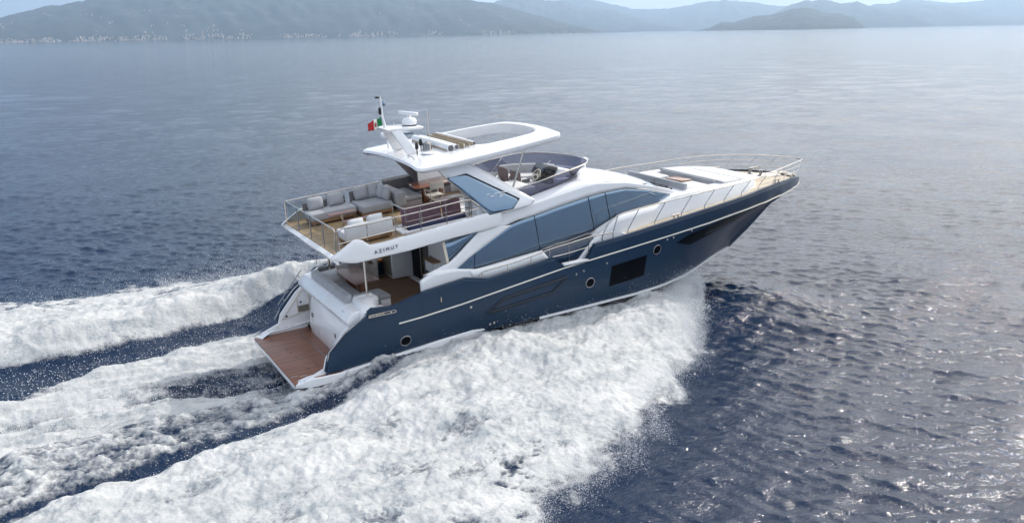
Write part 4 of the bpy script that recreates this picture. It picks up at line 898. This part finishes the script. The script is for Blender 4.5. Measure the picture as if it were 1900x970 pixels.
# mast on the hardtop
mb = MB()
for sg in (-1, 1):
    mb.prism([(4.95, sg*.55-.05, 6.42), (5.35, sg*.55-.05, 6.44), (5.35, sg*.55+.05, 6.44), (4.95, sg*.55+.05, 6.42)], [(4.50, sg*.42-.05, 7.22), (4.85, sg*.42-.05, 7.22), (4.85, sg*.42+.05, 7.22), (4.50, sg*.42+.05, 7.22)])
mb.prism_xz([(4.40,7.20),(5.62,7.17),(5.66,7.25),(4.6,7.30),(4.36,7.27)], -.47, .47)
mast = mb.build('mast', gel, Y, bevel=.03, seg=3)
mb = MB(); mb.prism_xz([(4.86,7.04),(5.3,7.04),(5.3,7.08),(4.86,7.08)], -.4, .4); mb.build('mast_panel', glass, mast)
mb = MB(); mb.tube([(4.50,0,7.25),(4.42,0,7.7),(4.42,0,8.1),(4.40,0,8.24),(4.33,0,8.29)], [.05,.045,.04,.035,.03], 8); fs = mb.build('flagstaff', gel, mast)
mb = MB(); mb.box(4.24, 4.37, -.05, .05, 8.24, 8.30); mb.lathe([(.04, 7.72), (.05, 7.76), (.05, 7.9), (.03, 7.95)], (4.36, 0, 0), 10); mb.build('navigation_light', blackp, fs, bevel=.008)
mb = MB(); mb.lathe([(.05, 7.98), (.06, 8.02), (.06, 8.1), (.03, 8.15)], (4.50, 0, 0), 10); mb.tube([(4.3,0,7.6),(4.52,0,7.62)], .012, 5); mb.build('anemometer', glass, fs)
mb = MB(); mb.lathe([(.22, 7.27), (.24, 7.34), (.25, 7.42), (.20, 7.50), (.08, 7.53), (.06, 7.60)], (5.35, 0, 0), 24); rp = mb.build('radar_pedestal', gel, mast)
mb = MB(); mb.lathe([(.235, 7.25), (.245, 7.30)], (5.35, 0, 0), 24); mb.build('radar_base_ring', blackp, rp)
mb = MB(); mb.box(-.46, .46, -.07, .07, -.05, .06); rb = mb.build('radar_scanner', gel, rp, bevel=.035, seg=3); rb.matrix_local = Matrix.Translation((5.33, 0, 7.66)) @ Matrix.Rotation(math.radians(-75), 4, 'Z')
mb = MB(); mb.lathe([(.20, 6.82), (.24, 6.88), (.22, 6.96), (.10, 7.01), (.01, 7.02)], (4.95, 1.0, 0), 22); mb.tube([(4.95,1.0,6.42),(4.95,1.0,6.84)], .03, 8); mb.build('satellite_dome', gel, ht)
for x, y, h in ((5.65, -.85, 1.35), (5.2, .9, .9)):
    mb = MB(); mb.tube([(x, y, hz(x)+.03), (x, y, hz(x)+.3)], .018, 6); mb.tube([(x, y, hz(x)+.3), (x-.03, y, hz(x)+h)], .008, 5); mb.lathe([(.05, 0), (.03, .05)], (x, y, hz(x)), 8); mb.build('whip_antenna', cream, ht)
for x, y in ((5.2, -.8), (5.55, -.35)):
    mb = MB(); mb.tube([(x, y, hz(x)), (x, y, hz(x)+.22)], .02, 6); mb.lathe([(.05, .2), (.06, .25), (.05, .38), (.02, .42)], (x, y, hz(x)), 10); mb.build('horn', blackp, ht)
mb = MB(); mb.lathe([(.28, .0), (.28, .03), (.24, .045), (.01, .05)], (5.55, -1.0, hz(5.5)+.035), 26); mb.build('deck_pad', gel, ht)
mb = MB(); mb.lathe([(.16, .0), (.14, .2), (.05, .26), (.01, .27)], (5.72, -.45, hz(5.7)+.04), 18); mb.build('searchlight', dsteel, ht)
mb = MB(); mb.tube([(4.75,-1.1,6.42),(4.75,-1.1,6.5),(4.75,-1.45,6.48),(4.78,-1.5,6.40)], .012, 5); mb.build('hardtop_grab', dsteel, ht)
mb = MB(); mb.lathe([(.13, 0), (.15, .05), (.14, .14), (.06, .2), (.01, .21)], (12.95, 1.0, 4.93), 16); mb.tube([(12.95,1.0,4.6),(12.95,1.0,4.95)], .05, 8); mb.build('gps_dome', gel, roof)
mb = MB(); mb.box(6.15, 6.3, -1.98, -1.86, 6.02, 6.08); mb.build('arch_light', blackp, Y, bevel=.01)

# ================================================================== RAILS
def rail(name, top, posts, mids=(), r=.022, rp=.016, parent=Y, m=steel, smooth=3, pm=None):
    mb = MB(); mb.tube(top, r, 8, smooth=smooth); o = mb.build(name, m, parent)
    for p in mids: mb = MB(); mb.tube(p, rp*.8, 6, smooth=smooth); mb.build('mid_rail', pm or m, o)
    for a in posts: mb = MB(); mb.tube(a, rp, 6); mb.build('stanchion', pm or m, o)
    return o
# bow rail, both sides joined round the bow
bt = [(10.95,2.84,3.02),(11.15,2.86,3.42),(11.6,2.90,3.78),(12.6,2.93,3.90),(14,2.92,3.98),(15.3,2.88,4.03),(16.4,2.82,4.06),(17.42,2.71,4.07),(18.7,2.51,4.11),(19.99,2.14,4.15),(21.2,1.66,4.13),(22.3,1.08,4.05),(23.2,.52,3.95),(23.55,0,3.9)]
P = [Vector(p) for p in bt]; full = [Vector((p.x, -p.y, p.z)) for p in P] + P[::-1][1:]
posts = []
for x in (12.1, 13.3, 14.55, 15.7, 16.75, 17.75, 18.85, 19.95, 20.9, 21.8, 22.5):
    hbx = hb(x)-.05; xt = x+.42; yt = interp(xt, [p[0] for p in bt], [p[1] for p in bt]); zt = interp(xt, [p[0] for p in bt], [p[2] for p in bt])
    for sg in (-1, 1): posts.append([(x, sg*hbx, shz(x)), (x+.02, sg*hbx, shz(x)+.17), (xt, sg*yt, zt)])
for sg in (-1, 1): posts.append([(11.45, sg*2.84, shz(11.4)), (11.45, sg*2.85, 3.22), (11.62, sg*2.90, 3.78)])
posts.append([(23.0, 0, 3.2), (23.1, 0, 3.4), (23.5, 0, 3.9)])
mids = []
for f in (.36, .68):
    for_ = []
    for sg in (-1, 1):
        row = []
        for x in np.linspace(18.6, 23.0, 12):
            xt = x+.42*f; zb, yb = shz(x), hb(x)-.05; yt = interp(x+.42, [p[0] for p in bt], [p[1] for p in bt]); zt = interp(x+.42, [p[0] for p in bt], [p[2] for p in bt])
            row.append(Vector((xt, sg*(yb+(yt-yb)*f), zb+(zt-zb)*f)))
        mids.append(row)
br = rail('bow_rail', full, posts, mids, r=.024, rp=.017, smooth=3)
# low rails on the bulwark amidships
for sg in (-1, 1):
    tp_ = [(6.15,2.84,2.66),(6.3,2.85,2.78),(7.6,2.86,2.88),(8.8,2.86,3.06),(9.6,2.87,3.14),(10.5,2.86,3.22),(11.2,2.86,3.22),(11.45,2.86,3.22)]
    po = [[(x, sg*2.83, shz(x)), (x, sg*2.86, interp(x, [p[0] for p in tp_], [p[2] for p in tp_]))] for x in (6.25, 7.2, 8.1, 8.85, 9.62, 10.42, 11.0)]
    mi = [[Vector((8.95, sg*2.85, 2.78)), Vector((9.6, sg*2.85, 2.80)), Vector((10.55, sg*2.85, 2.88))]] 
    rail('side_rail', [(x, sg*y, z) for x, y, z in tp_], po, mi, smooth=2)
# flybridge rails
fr_s = [(1.72,-2.50,4.05),(1.74,-2.50,4.78),(1.86,-2.50,4.86),(2.6,-2.49,4.87),(4.4,-2.46,4.97),(6.0,-2.42,5.08),(6.22,-2.42,5.05),(6.75,-2.40,4.62)]
rail('flybridge_rail', fr_s, [[(x, -2.5, fz(x)), (x, -2.48, interp(x, [1.86, 6.0], [4.86, 5.08]))] for x in (2.65, 3.57, 4.4, 5.3, 6.18)], [[Vector((1.74, -2.5, 4.42)), Vector((3.6, -2.48, 4.54)), Vector((6.6, -2.42, 4.76))]], smooth=0)
fr_p = [(1.62,2.48,4.84),(2.6,2.50,4.89),(4.4,2.48,4.98),(6.0,2.44,5.09),(6.15,2.42,5.05),(6.2,2.42,4.9)]
rail('flybridge_rail', fr_p, [[(x, 2.52, fz(x)), (x, 2.49, interp(x, [1.62, 6.0], [4.84, 5.09]))] for x in (2.65, 3.57, 4.5, 5.4)], [], smooth=0)
ra = rail('aft_rail', [(1.66,-2.46,4.08),(1.66,-2.46,4.80),(1.66,-2.38,4.86),(1.64,2.40,4.86),(1.64,2.48,4.80),(1.64,2.48,4.08)], [[(1.66, y, 4.08), (1.66, y, 4.85)] for y in (-1.35, -.1, 1.2)], [], rp=.022, m=steel, pm=dsteel, smooth=0)
for ya, yb in ((-2.40, -1.40), (-1.30, -.15), (-.05, 1.15), (1.25, 2.42)):
    mb = MB(); mb.add([(1.66, ya, 4.12), (1.66, yb, 4.12), (1.66, yb, 4.80), (1.66, ya, 4.80)], [(0, 1, 2, 3)]); o = mb.build('rail_glass', clear, ra)
for xa, xb in ((1.75, 3.5),):
    mb = MB(); mb.add([(xa, 2.49, fz(xa)+.04), (xb, 2.49, fz(xb)+.04), (xb, 2.49, fz(xb)+.60), (xa, 2.49, fz(xa)+.66)], [(0, 1, 2, 3)]); mb.build('rail_glass', clear, ra)
# hatch rail on the flybridge, round the stair opening
hr = rail('stair_rail', [(4.20,-.72,4.95),(4.18,-1.72,4.96),(4.26,-1.80,4.97),(6.6,-1.76,5.08),(7.0,-1.80,5.09)], [[(4.22,-.75,fz(4.2)),(4.22,-.75,4.95)],[(4.22,-1.78,fz(4.2)+.05),(4.22,-1.78,4.95)],[(4.75,-1.80,fz(4.7)),(4.75,-1.80,4.98)],[(5.6,-1.80,fz(5.6)),(5.6,-1.80,5.02)],[(6.45,-1.80,fz(6.4)),(6.45,-1.80,5.06)]], [[Vector((4.24,-1.80,4.55)),Vector((6.5,-1.80,4.68))]], r=.026, smooth=0)
# stair opening: white kerb, dark well, hatch cover in plum cloth and navy canvas pad
a = MB()
for P4 in ([(4.05,-2.12),(6.5,-2.12),(6.5,-2.0),(4.05,-2.0)], [(4.05,-1.24),(6.5,-1.24),(6.5,-1.12),(4.05,-1.12)], [(3.95,-2.05),(4.2,-2.05),(4.2,-1.16),(3.95,-1.16)]):
    a.prism([(x, y, fz(x)+.002) for x, y in P4], [(x, y, fz(x)+.09) for x, y in P4])
kb = a.build('stair_kerb', gel, Y, bevel=.02)
a = MB(); a.box(4.16, 6.44, -2.0, -1.22, 4.00, 4.04); a.box(4.16, 6.44, -1.23, -1.20, 4.0, fz(5.3)); a.build('stair_well', mat('stairwell_grey', (.12,.11,.12), .5), kb)
a = MB()
for k in range(3): a.prism([(4.30+k*.72, -1.30, 4.30+k*.03), (4.98+k*.72, -1.30, 4.34+k*.03), (4.98+k*.72, -1.24, 4.34+k*.03), (4.30+k*.72, -1.24, 4.30+k*.03)], [(4.30+k*.72, -1.22, 4.84+k*.04), (4.98+k*.72, -1.22, 4.87+k*.04), (4.98+k*.72, -1.14, 4.87+k*.04), (4.30+k*.72, -1.14, 4.84+k*.04)])
a.build('hatch_cover', plum, kb, bevel=.03, seg=3)
a = MB(); a.prism([(4.28,-1.88,4.25),(6.30,-1.88,4.36),(6.30,-1.60,4.36),(4.28,-1.60,4.25)], [(4.28,-1.86,4.38),(6.30,-1.86,4.49),(6.30,-1.60,4.50),(4.28,-1.60,4.40)]); a.build('canvas_roll', navyf, kb, bevel=.04, seg=3)
a = MB(); a.prism_xz([(6.45,4.36),(6.9,4.40),(7.3,4.42),(6.5,5.0)], -2.3, -2.0); a.build('wing_root', gel, Y)
# more of the bow: cleats, fairleads, windlass
for sg in (-1, 1):
    for x in (20.3, 21.9, 14.3):
        y = hb(x)-.16; z = shz(x)+.01; a = MB()
        a.lathe([(.035, 0), (.03, .11)], (x, sg*y, z), 8); a.lathe([(.035, 0), (.03, .11)], (x+.22, sg*(y-.03), z-.01), 8); a.tube([(x-.1, sg*(y+.01), z+.12), (x+.32, sg*(y-.04), z+.11)], .024, 6); a.build('mooring_cleat', steel, Y)
a = MB(); a.lathe([(.12, 0), (.12, .05), (.06, .08), (.06, .2), (.11, .24), (.11, .27), (.02, .29)], (21.0, .30, 3.5), 16); a.lathe([(.12, 0), (.12, .05), (.06, .08), (.06, .2), (.11, .24), (.11, .27), (.02, .29)], (21.0, -.30, 3.5), 16); a.build('windlass', dsteel, Y)
a = MB(); a.box(19.2, 19.9, 1.2, 1.5, 3.56, 3.62); a.tube([(19.0, 1.5, 3.55), (19.1, 1.5, 3.75), (19.9, 1.3, 3.72), (20.0, 1.3, 3.55)], .025, 6); a.build('bow_step', blackp, Y)
a = MB(); a.tube([(21.6, 0, 3.47), (22.6, 0, 3.42), (23.3, 0, 3.2), (23.62, 0, 3.0)], .05, 8); a.build('anchor_shank', steel, Y)

# ================================================================== THINGS ON DECK
def cush(a, x0, x1, y0, y1, z0, z1): return a.box(x0, x1, y0, y1, z0, z1)
TILT = math.radians(-3.15)
# -- flybridge: three sofas, two coffee tables
def sofa(name, label, p, W, D, back, arms, rz=0, cushions=(), legs=True, m=fab, mb_=fabd, group=None):
    t = thing(name, label, 'sofa', p, rz, group, tilt=TILT)
    a = MB(); a.box(.03, W-.03, .05, D-.05, .06, .17); fr = a.build('base_frame', teak_cock, t, bevel=.01)
    for x in (.08, W-.14):
        for y in (.08, D-.14): a = MB(); a.box(x, x+.06, y, y+.06, 0, .07); a.build('foot', teak_cock, t)
    a = MB(); a.box(0, W, 0, D, .16, .42); a.build('seat', fabl if m is fabl else m, t, bevel=.06, seg=4)
    for (x0, x1, y0, y1, z1) in back:
        a = MB(); a.box(x0, x1, y0, y1, .18, z1); a.build('backrest', mb_, t, bevel=.035, seg=3)
    for c in cushions:
        x, y, z, w_, h_, th, rzc, tlt = c
        a = MB(); n = 10
        a.grid([[((u-.5)*w_*(1-.10*abs(2*v-1)**2), -th/2*(1-(abs(2*u-1)**4))*(1-(abs(2*v-1)**4))*1.0-.02, (v-.5)*h_*(1-.08*abs(2*u-1)**2)) for u in np.linspace(0, 1, n)] for v in np.linspace(0, 1, n)])
        a.grid([[((u-.5)*w_*(1-.10*abs(2*v-1)**2), th/2*(1-(abs(2*u-1)**4))*(1-(abs(2*v-1)**4))*1.0+.02, (v-.5)*h_*(1-.08*abs(2*u-1)**2)) for u in np.linspace(0, 1, n)] for v in np.linspace(0, 1, n)])
        edge = []
        f = lambda u, v, s: ((u-.5)*w_*(1-.10*abs(2*v-1)**2), s*.02, (v-.5)*h_*(1-.08*abs(2*u-1)**2))
        loop = [(u, 0) for u in np.linspace(0, 1, n)][:-1] + [(1, v) for v in np.linspace(0, 1, n)][:-1] + [(u, 1) for u in np.linspace(1, 0, n)][:-1] + [(0, v) for v in np.linspace(1, 0, n)][:-1]
        a.grid([[f(u, v, -1) for u, v in loop], [f(u, v, 1) for u, v in loop]], close=True)
        o = a.build('back_cushion', m, t, angle=80); o.matrix_local = Matrix.Translation((x, y, z)) @ Matrix.Rotation(rzc, 4, 'Z') @ Matrix.Rotation(tlt, 4, 'X')
    return t
sofa('outdoor_sofa', 'long grey sofa with two plump back cushions by the aft port rail', (2.12, 1.18, fz(2.12)), 1.62, .85, [(0,.22,.74,.86,.68),(.48,.85,.74,.86,.68),(1.1,1.5,.74,.86,.68)], 0, cushions=((.40,.66,.62,.56,.44,.20,0,-.25),(1.12,.66,.64,.56,.44,.20,0,-.25)), group='flybridge sofas')
sofa('outdoor_sofa', 'deep grey corner sofa with four back cushions, forward of the long one', (3.80, .78, fz(3.8)), 1.10, 1.25, [(0,.7,1.14,1.26,.74),(1.0,1.11,.1,1.2,.74)], 0, cushions=((.38,1.06,.66,.54,.46,.2,0,-.25),(.80,1.0,.66,.40,.46,.2,-.5,-.25),(.96,.68,.64,.44,.46,.2,-1.5,-.25),(1.0,.28,.62,.40,.42,.2,-1.5,-.25)), group='flybridge sofas')
sofa('outdoor_sofa', 'pale grey sofa with its back to the starboard rail', (2.16, -1.98, fz(2.16)), 1.55, .85, [(0,1.55,-.04,.07,.66)], 0, cushions=((.42,.17,.60,.52,.40,.2,0,.3),(1.05,.17,.62,.52,.40,.2,0,.3)), m=fabl, mb_=fabl, group='flybridge sofas')
def ctable(label, p, W, D, H):
    t = thing('coffee_table', label, 'table', p, 0, 'flybridge coffee tables', tilt=TILT)
    a = MB(); a.box(-W/2, W/2, -D/2, D/2, H-.035, H); a.build('table_top', tabp, t, bevel=.012, seg=3)
    a = MB(); a.lathe([(.04, .03), (.04, H-.03)], (0, 0, 0), 14); a.build('pedestal', steel, t)
    a = MB(); a.lathe([(.17, 0), (.17, .015), (.15, .03), (.05, .035)], (0, 0, 0), 22); a.build('foot_plate', steel, t)
ctable('higher wooden coffee table on a steel pedestal beside the long sofa', (2.85, .16, fz(2.85)), .92, .34, .56)
ctable('lower wooden coffee table beside the pale starboard sofa', (3.08, -.50, fz(3.08)), .92, .32, .42)
# -- dinette
t = thing('dinette_sofa', 'grey built-in U-shaped dinette bench around the dining table', 'sofa', (5.0, .75, fz(5.0)), tilt=TILT)
a = MB(); a.box(.10, .95, .0, 1.6, 0, .27); a.box(.1, 2.6, 1.05, 1.6, 0, .27); a.build('base', taupe, t, bevel=.01)
a = MB(); a.box(.36, .98, .0, 1.55, .28, .43); a.build('seat', fab, t, bevel=.05, seg=3)
a = MB(); a.box(.99, 2.62, 1.0, 1.55, .28, .43); a.build('seat', fabd, t, bevel=.05, seg=3)
a = MB(); a.box(.0, .36, -.05, 1.62, .16, .66); a.build('backrest', fab, t, bevel=.05, seg=3)
a = MB(); a.box(.2, 1.55, 1.5, 1.66, .3, .80); a.build('backrest', fabd, t, bevel=.04, seg=3)
a = MB(); a.box(1.58, 2.9, 1.5, 1.66, .3, .86); a.build('backrest', fabd, t, bevel=.04, seg=3)
a = MB(); a.tube([(.1, 1.6, .83), (1.5, 1.62, .83), (2.9, 1.62, .89)], .02, 6); a.build('back_rail', steel, t)
t = thing('dining_table', 'reddish varnished wood dining table on the flybridge', 'table', (5.78, .72, fz(5.8)), tilt=TILT)
a = MB(); a.prism([(0,.15,.62),(.15,0,.62),(1.5,.12,.62),(1.55,1.2,.62),(.1,1.05,.62)], [(0,.15,.66),(.15,0,.66),(1.5,.12,.66),(1.55,1.2,.66),(.1,1.05,.66)]); a.build('table_top', tabw, t, bevel=.012, seg=3)
for x in (.45, 1.1):
    a = MB(); a.box(x, x+.15, .5, .65, 0, .62); a.build('leg', tabw, t, bevel=.01)
t = thing('director_chair', 'folding wood and canvas director chair at the dining table', 'chair', (6.02, .12, fz(6.1)), 0, tilt=TILT)
cw = mat('pale_chair_wood', (.52, .47, .40), .5)
for x in (.02, .52):
    a = MB(); a.tube([(x, .04, .40), (x, 0, .92)], .017, 6); a.build('back_post', cw, t)
    a = MB(); a.tube([(x, .02, .60), (x, .5, .60), (x, .5, .4)], .017, 6); a.build('armrest', cw, t)
for y in (.06, .5):
    a = MB(); a.tube([(.0, y, .0), (.54, y, .42)], .016, 6); a.build('leg', cw, t)
    a = MB(); a.tube([(.54, y, .0), (.0, y, .42)], .016, 6); a.build('leg', cw, t)
a = MB(); a.box(.02, .52, .06, .50, .40, .425); a.build('seat', mat('chair_canvas', (.55, .53, .48), .85), t, bevel=.008)
a = MB(); a.box(.01, .53, -.015, .01, .66, .90); a.build('back_canvas', mat('chair_canvas', (.55, .53, .48), .85), t, bevel=.006)
# -- helm area
t = thing('aft_sunpad', 'grey padded bench with tall backrest behind the helm seats', 'bench', (8.0, .1, 4.45), tilt=TILT)
a = MB(); a.box(-.08, .12, -.0, 1.7, .02, .58); a.build('backrest', fabd, t, bevel=.05, seg=3)
a = MB(); a.box(.14, .26, .05, 1.65, .02, .52); a.build('backrest', fab, t, bevel=.04, seg=3)
a = MB(); a.box(.24, .98, .0, 1.7, .0, .34); a.build('seat', fabw, t, bevel=.05, seg=3)
t = thing('wet_bar', 'white wet-bar cabinet just inside the starboard screen', 'cabinet', (8.25, -1.65, 4.45), tilt=TILT)
a = MB(); a.box(0, .85, .0, 1.45, 0, .44); a.build('cabinet', gel, t, bevel=.02)
a = MB(); a.box(.0, .88, -.0, 1.47, .445, .475); a.build('worktop', fabw, t, bevel=.01)
a = MB(); a.box(-.015, .0, .1, .7, .08, .34); a.build('cabinet_front', cream, t)
for k, (yy, lab) in enumerate(((.55, 'brown-backed helm armchair nearer the port screen'), (-.35, 'brown-backed helm armchair directly behind the steering wheel'))):
    t = thing('helm_seat', lab, 'chair', (9.35, yy, 4.45), tilt=TILT, group='helm seats')
    a = MB(); a.box(.0, .5, 0, .58, .25, .42); a.build('seat', fabw, t, bevel=.05, seg=3)
    a = MB(); a.prism_xz([(-.14,.28),(.02,.28),(.0,.78),(-.14,.84)], .02, .56); a.build('backrest', mat('brown_seat_back', (.16,.12,.115), .6), t, bevel=.03, seg=3)
    a = MB(); a.box(.0, .32, -.06, .0, .38, .52); a.box(.0, .32, .58, .64, .38, .52); a.build('armrest', fabd, t, bevel=.02)
    a = MB(); a.lathe([(.14, 0), (.14, .03), (.05, .05), (.05, .26)], (.25, .29, 0), 14); a.build('pedestal', steel, t)
hc = MB(); hc.prism_yz([(-1.25, 4.44), (.45, 4.44), (.45, 4.98), (-1.25, 4.98)], 10.25, 10.75)
hc.prism([(10.22,-1.05,4.98),(10.9,-1.05,4.98),(10.9,.45,4.98),(10.22,.45,4.98)], [(10.50,-1.0,5.30),(10.95,-1.0,5.22),(10.95,.45,5.22),(10.50,.45,5.30)])
hco = hc.build('helm_console', gel, Y, bevel=.03, seg=3)
a = MB(); a.add([(10.20,-.98,5.0),(10.20,.42,5.0),(10.46,.42,5.34),(10.46,-.98,5.34)], [(0,1,2,3)]); a.build('instrument_panel', screen, hco, solid=.03)
a = MB(); a.prism_xz([(9.95,4.82),(10.22,4.98),(10.22,4.80)], -1.0, .1); a.build('control_shelf', blackp, hco, bevel=.01)
a = MB()
ang = [2*math.pi*k/28 for k in range(28)]; cx_, cy_, cz_ = 9.98, -.30, 5.06
nrm_ = Vector((-.85, 0, .52)).normalized(); u_ = Vector((0, 1, 0)); v_ = nrm_.cross(u_)
a.tube([Vector((cx_, cy_, cz_)) + u_*(.20*math.cos(t_)) + v_*(.20*math.sin(t_)) for t_ in ang], .02, 8, closed=True)
for t_ in (0.5, 2.6, 4.7): a.tube([(cx_, cy_, cz_), Vector((cx_, cy_, cz_)) + u_*(.20*math.cos(t_)) + v_*(.20*math.sin(t_))], .013, 6)
a.tube([(cx_, cy_, cz_), (10.2, cy_, 4.95)], .03, 8); a.build('steering_wheel', cream, hco)
for y in (-.75, -.62):
    a = MB(); a.tube([(10.08, y, 4.9), (10.0, y, 5.05)], .015, 6); a.lathe([(.03, 0), (.035, .03), (.01, .06)], (10.0, y, 5.03), 8); a.build('throttle_lever', blackp, hco)
t = thing('curved_lounge', 'white curved lounge with grey backrest beside the helm, to port', 'sofa', (0, 0, 0))
arc = [(9.6,1.62),(10.2,1.48),(10.7,1.15),(11.05,.75),(11.2,.35)]
A1 = resample([(x, y, 4.86) for x, y in arc], 20)
a = MB(); a.grid([[(p.x, p.y, 4.80) for p in A1], [(p.x, p.y, 5.16) for p in A1], [(p.x-.04, p.y-.04, 5.19) for p in A1], [(p.x-.14, p.y-.12, 5.18) for p in A1], [(p.x-.17, p.y-.14, 5.14) for p in A1], [(p.x-.15, p.y-.12, 4.8) for p in A1]]); a.build('backrest', fab, t, angle=60)
a = MB(); a.grid([[(p.x-.12, p.y-.1, 4.86) for p in A1], [(p.x-.4, p.y-.35, 4.88) for p in A1], [(p.x-.6, max(.52, p.y-.62), 4.86) for p in A1], [(p.x-.62, max(.5, p.y-.64), 4.5) for p in A1]]); a.build('seat', fabw, t, angle=60)
# -- cockpit
t = thing('cockpit_sofa', 'grey sofa along the transom with a high backrest, facing the cockpit table', 'sofa', (2.05, -1.55, 1.58), tilt=0)
a = MB(); a.box(.35, 1.0, .1, 3.4, .0, .30); a.build('base', gel, t)
a = MB(); a.box(.28, 1.02, .05, 3.45, .30, .46); a.build('seat', fab, t, bevel=.05, seg=3)
a = MB(); a.prism([(.02,.0,.55),(.30,.0,.55),(.30,3.45,.55),(.02,3.45,.55)], [(.06,.03,.86),(.26,.03,.90),(.26,3.42,.90),(.06,3.42,.86)]); a.build('backrest', fab, t, bevel=.04, seg=3)
a = MB(); a.box(.26, .36, .2, 3.3, .44, .80); a.build('back_pad', fabd, t, bevel=.03, seg=3)
a = MB(); a.box(.28, .95, -.02, .16, .5, .82); a.build('armrest', fab, t, bevel=.04, seg=3)
a = MB(); a.box(.28, .9, 3.3, 3.46, .5, .92); a.build('armrest', fabd, t, bevel=.04, seg=3)
t = thing('cockpit_table', 'glossy brown wooden table in the shade of the cockpit', 'table', (3.33, .84, 1.58))
a = MB(); a.prism([(-.42,-1.0,.70),(.05,-1.02,.70),(.48,-.98,.70),(.46,.98,.70),(-.42,1.0,.70)], [(-.42,-1.0,.735),(.05,-1.02,.735),(.48,-.98,.735),(.46,.98,.735),(-.42,1.0,.735)]); a.build('table_top', tabp, t, bevel=.012, seg=3)
for y in (-.75, .45):
    a = MB(); a.box(-.14, .14, y, y+.3, 0, .70); a.build('pedestal', tabw, t, bevel=.02)
t = thing('cockpit_pouf', 'square white seat box with grey cushion by the starboard pillar', 'seat', (3.05, -1.20, 1.58), math.radians(4))
a = MB(); a.box(0, .70, 0, .86, 0, .36); a.build('box', gel, t, bevel=.025, seg=3)
a = MB(); a.box(-.01, .71, -.01, .87, .36, .50); a.build('cushion', fab, t, bevel=.045, seg=3)
t = thing('bar_cabinet', 'tall white cockpit bar cabinet with an olive side panel', 'cabinet', (4.98, 1.62, 1.58))
a = MB(); a.box(0, .80, 0, .92, .05, 1.42); a.build('carcass', gel, t, bevel=.02, seg=3)
a = MB(); a.box(-.012, .0, .08, .86, .14, 1.32); a.build('side_panel', mat('olive_panel', (.17, .16, .12), .35), t)
a = MB(); a.box(.55, .72, -.014, .0, 1.16, 1.24); a.build('vent', blackp, t)
a = MB(); a.box(-.01, .81, -.01, .93, 1.421, 1.45); a.build('worktop', mat('pale_worktop', (.7,.7,.72), .25), t, bevel=.008)
# -- foredeck lounge
t = thing('bow_bench', 'wide grey bow bench with its long low backrest turned to the windshield', 'sofa', (15.70, 0, 3.90))
for y0, y1 in ((-1.76, -.02), (.02, 1.76)):
    a = MB(); a.prism([(-.16,y0,-.02),(.02,y0,-.02),(.02,y1,-.02),(-.16,y1,-.02)], [(-.10,y0,.25),(.04,y0,.25),(.04,y1,.25),(-.10,y1,.25)]); a.build('backrest', fabl if False else fab, t, bevel=.035, seg=3)
for y0, y1 in ((-1.70, -.75), (.62, 1.70)):
    a = MB(); a.box(.06, 1.15, y0, y1, -.08, .06); a.build('seat', fabl, t, bevel=.04, seg=3)
a = MB(); a.box(.06, .62, -.74, .61, -.10, .02); a.build('seat', fabl, t, bevel=.04, seg=3)
t = thing('bow_table', 'low square wooden table in the foredeck lounge', 'table', (16.72, -.12, 3.53))
a = MB(); a.box(-.26, .26, -.48, .48, .40, .435); a.build('table_top', tabw, t, bevel=.01, seg=2)
a = MB(); a.lathe([(.14, 0), (.14, .02), (.04, .04), (.04, .40)], (0, 0, 0), 14); a.build('pedestal', steel, t)
a = MB(); a.prism_xz([(17.16,3.55),(17.34,3.55),(17.34,4.0),(17.24,4.02)], -1.6, 1.6); a.build('lounge_back_pad', fab, Y, bevel=.03, seg=3)
t = thing('bow_sunpad', 'large pale grey sunpad covering the forward deck', 'sunpad', (17.35, 0, 3.93))
yy = lambda x: ty(17.35+x)-.16
for ya, yb in ((-1, -.34), (-.33, .33), (.34, 1)):
    for xa, xb in ((0.10, 1.12), (1.14, 2.25)):
        a = MB(); z0 = tz(17.35+xa)-3.93; z1 = tz(17.35+xb)-3.93
        a.prism([(xa, ya*yy(xa), z0), (xb, ya*yy(xb), z1), (xb, yb*yy(xb), z1), (xa, yb*yy(xa), z0)], [(xa, ya*yy(xa), z0+.06), (xb, ya*yy(xb), z1+.05), (xb, yb*yy(xb), z1+.05), (xa, yb*yy(xa), z0+.06)]); a.build('cushion', fabl, t, bevel=.03, seg=3)
a = MB(); a.prism([(-.02,-1.85,-.0),(.14,-1.85,.0),(.14,1.85,.0),(-.02,1.85,.0)], [(.0,-1.82,.10),(.10,-1.82,.10),(.10,1.82,.10),(.0,1.82,.10)]); a.build('backrest', fab, t, bevel=.03, seg=3)
# -- flag
t = thing('flag', 'small green, white and red tricolour flag flying from the staff', 'flag', (4.40, 0, 7.36))
def fpt(u, v): # u away from staff (aft, a bit to port), v up
    return (-.42*u, .10*math.sin(u*7)*u+.12*u, .30*v-.18*u+.03*math.sin(u*9+v*2))
for k, m_ in enumerate((grn, wht, red)):
    a = MB(); a.grid([[fpt((k+i/6)/3, v) for i in range(7)] for v in np.linspace(0, 1, 7)]); a.build(('green', 'white', 'red')[k]+'_stripe', m_, t, solid=.004)
a = MB(); a.add([Vector(fpt(u, v))+Vector((0, -.012, 0)) for u, v in ((.42,.3),(.58,.3),(.6,.55),(.5,.72),(.4,.55))], [(0,1,2,3,4)]); a.build('crest', mat('crest_red', (.40,.06,.04), .7), t, solid=.003)
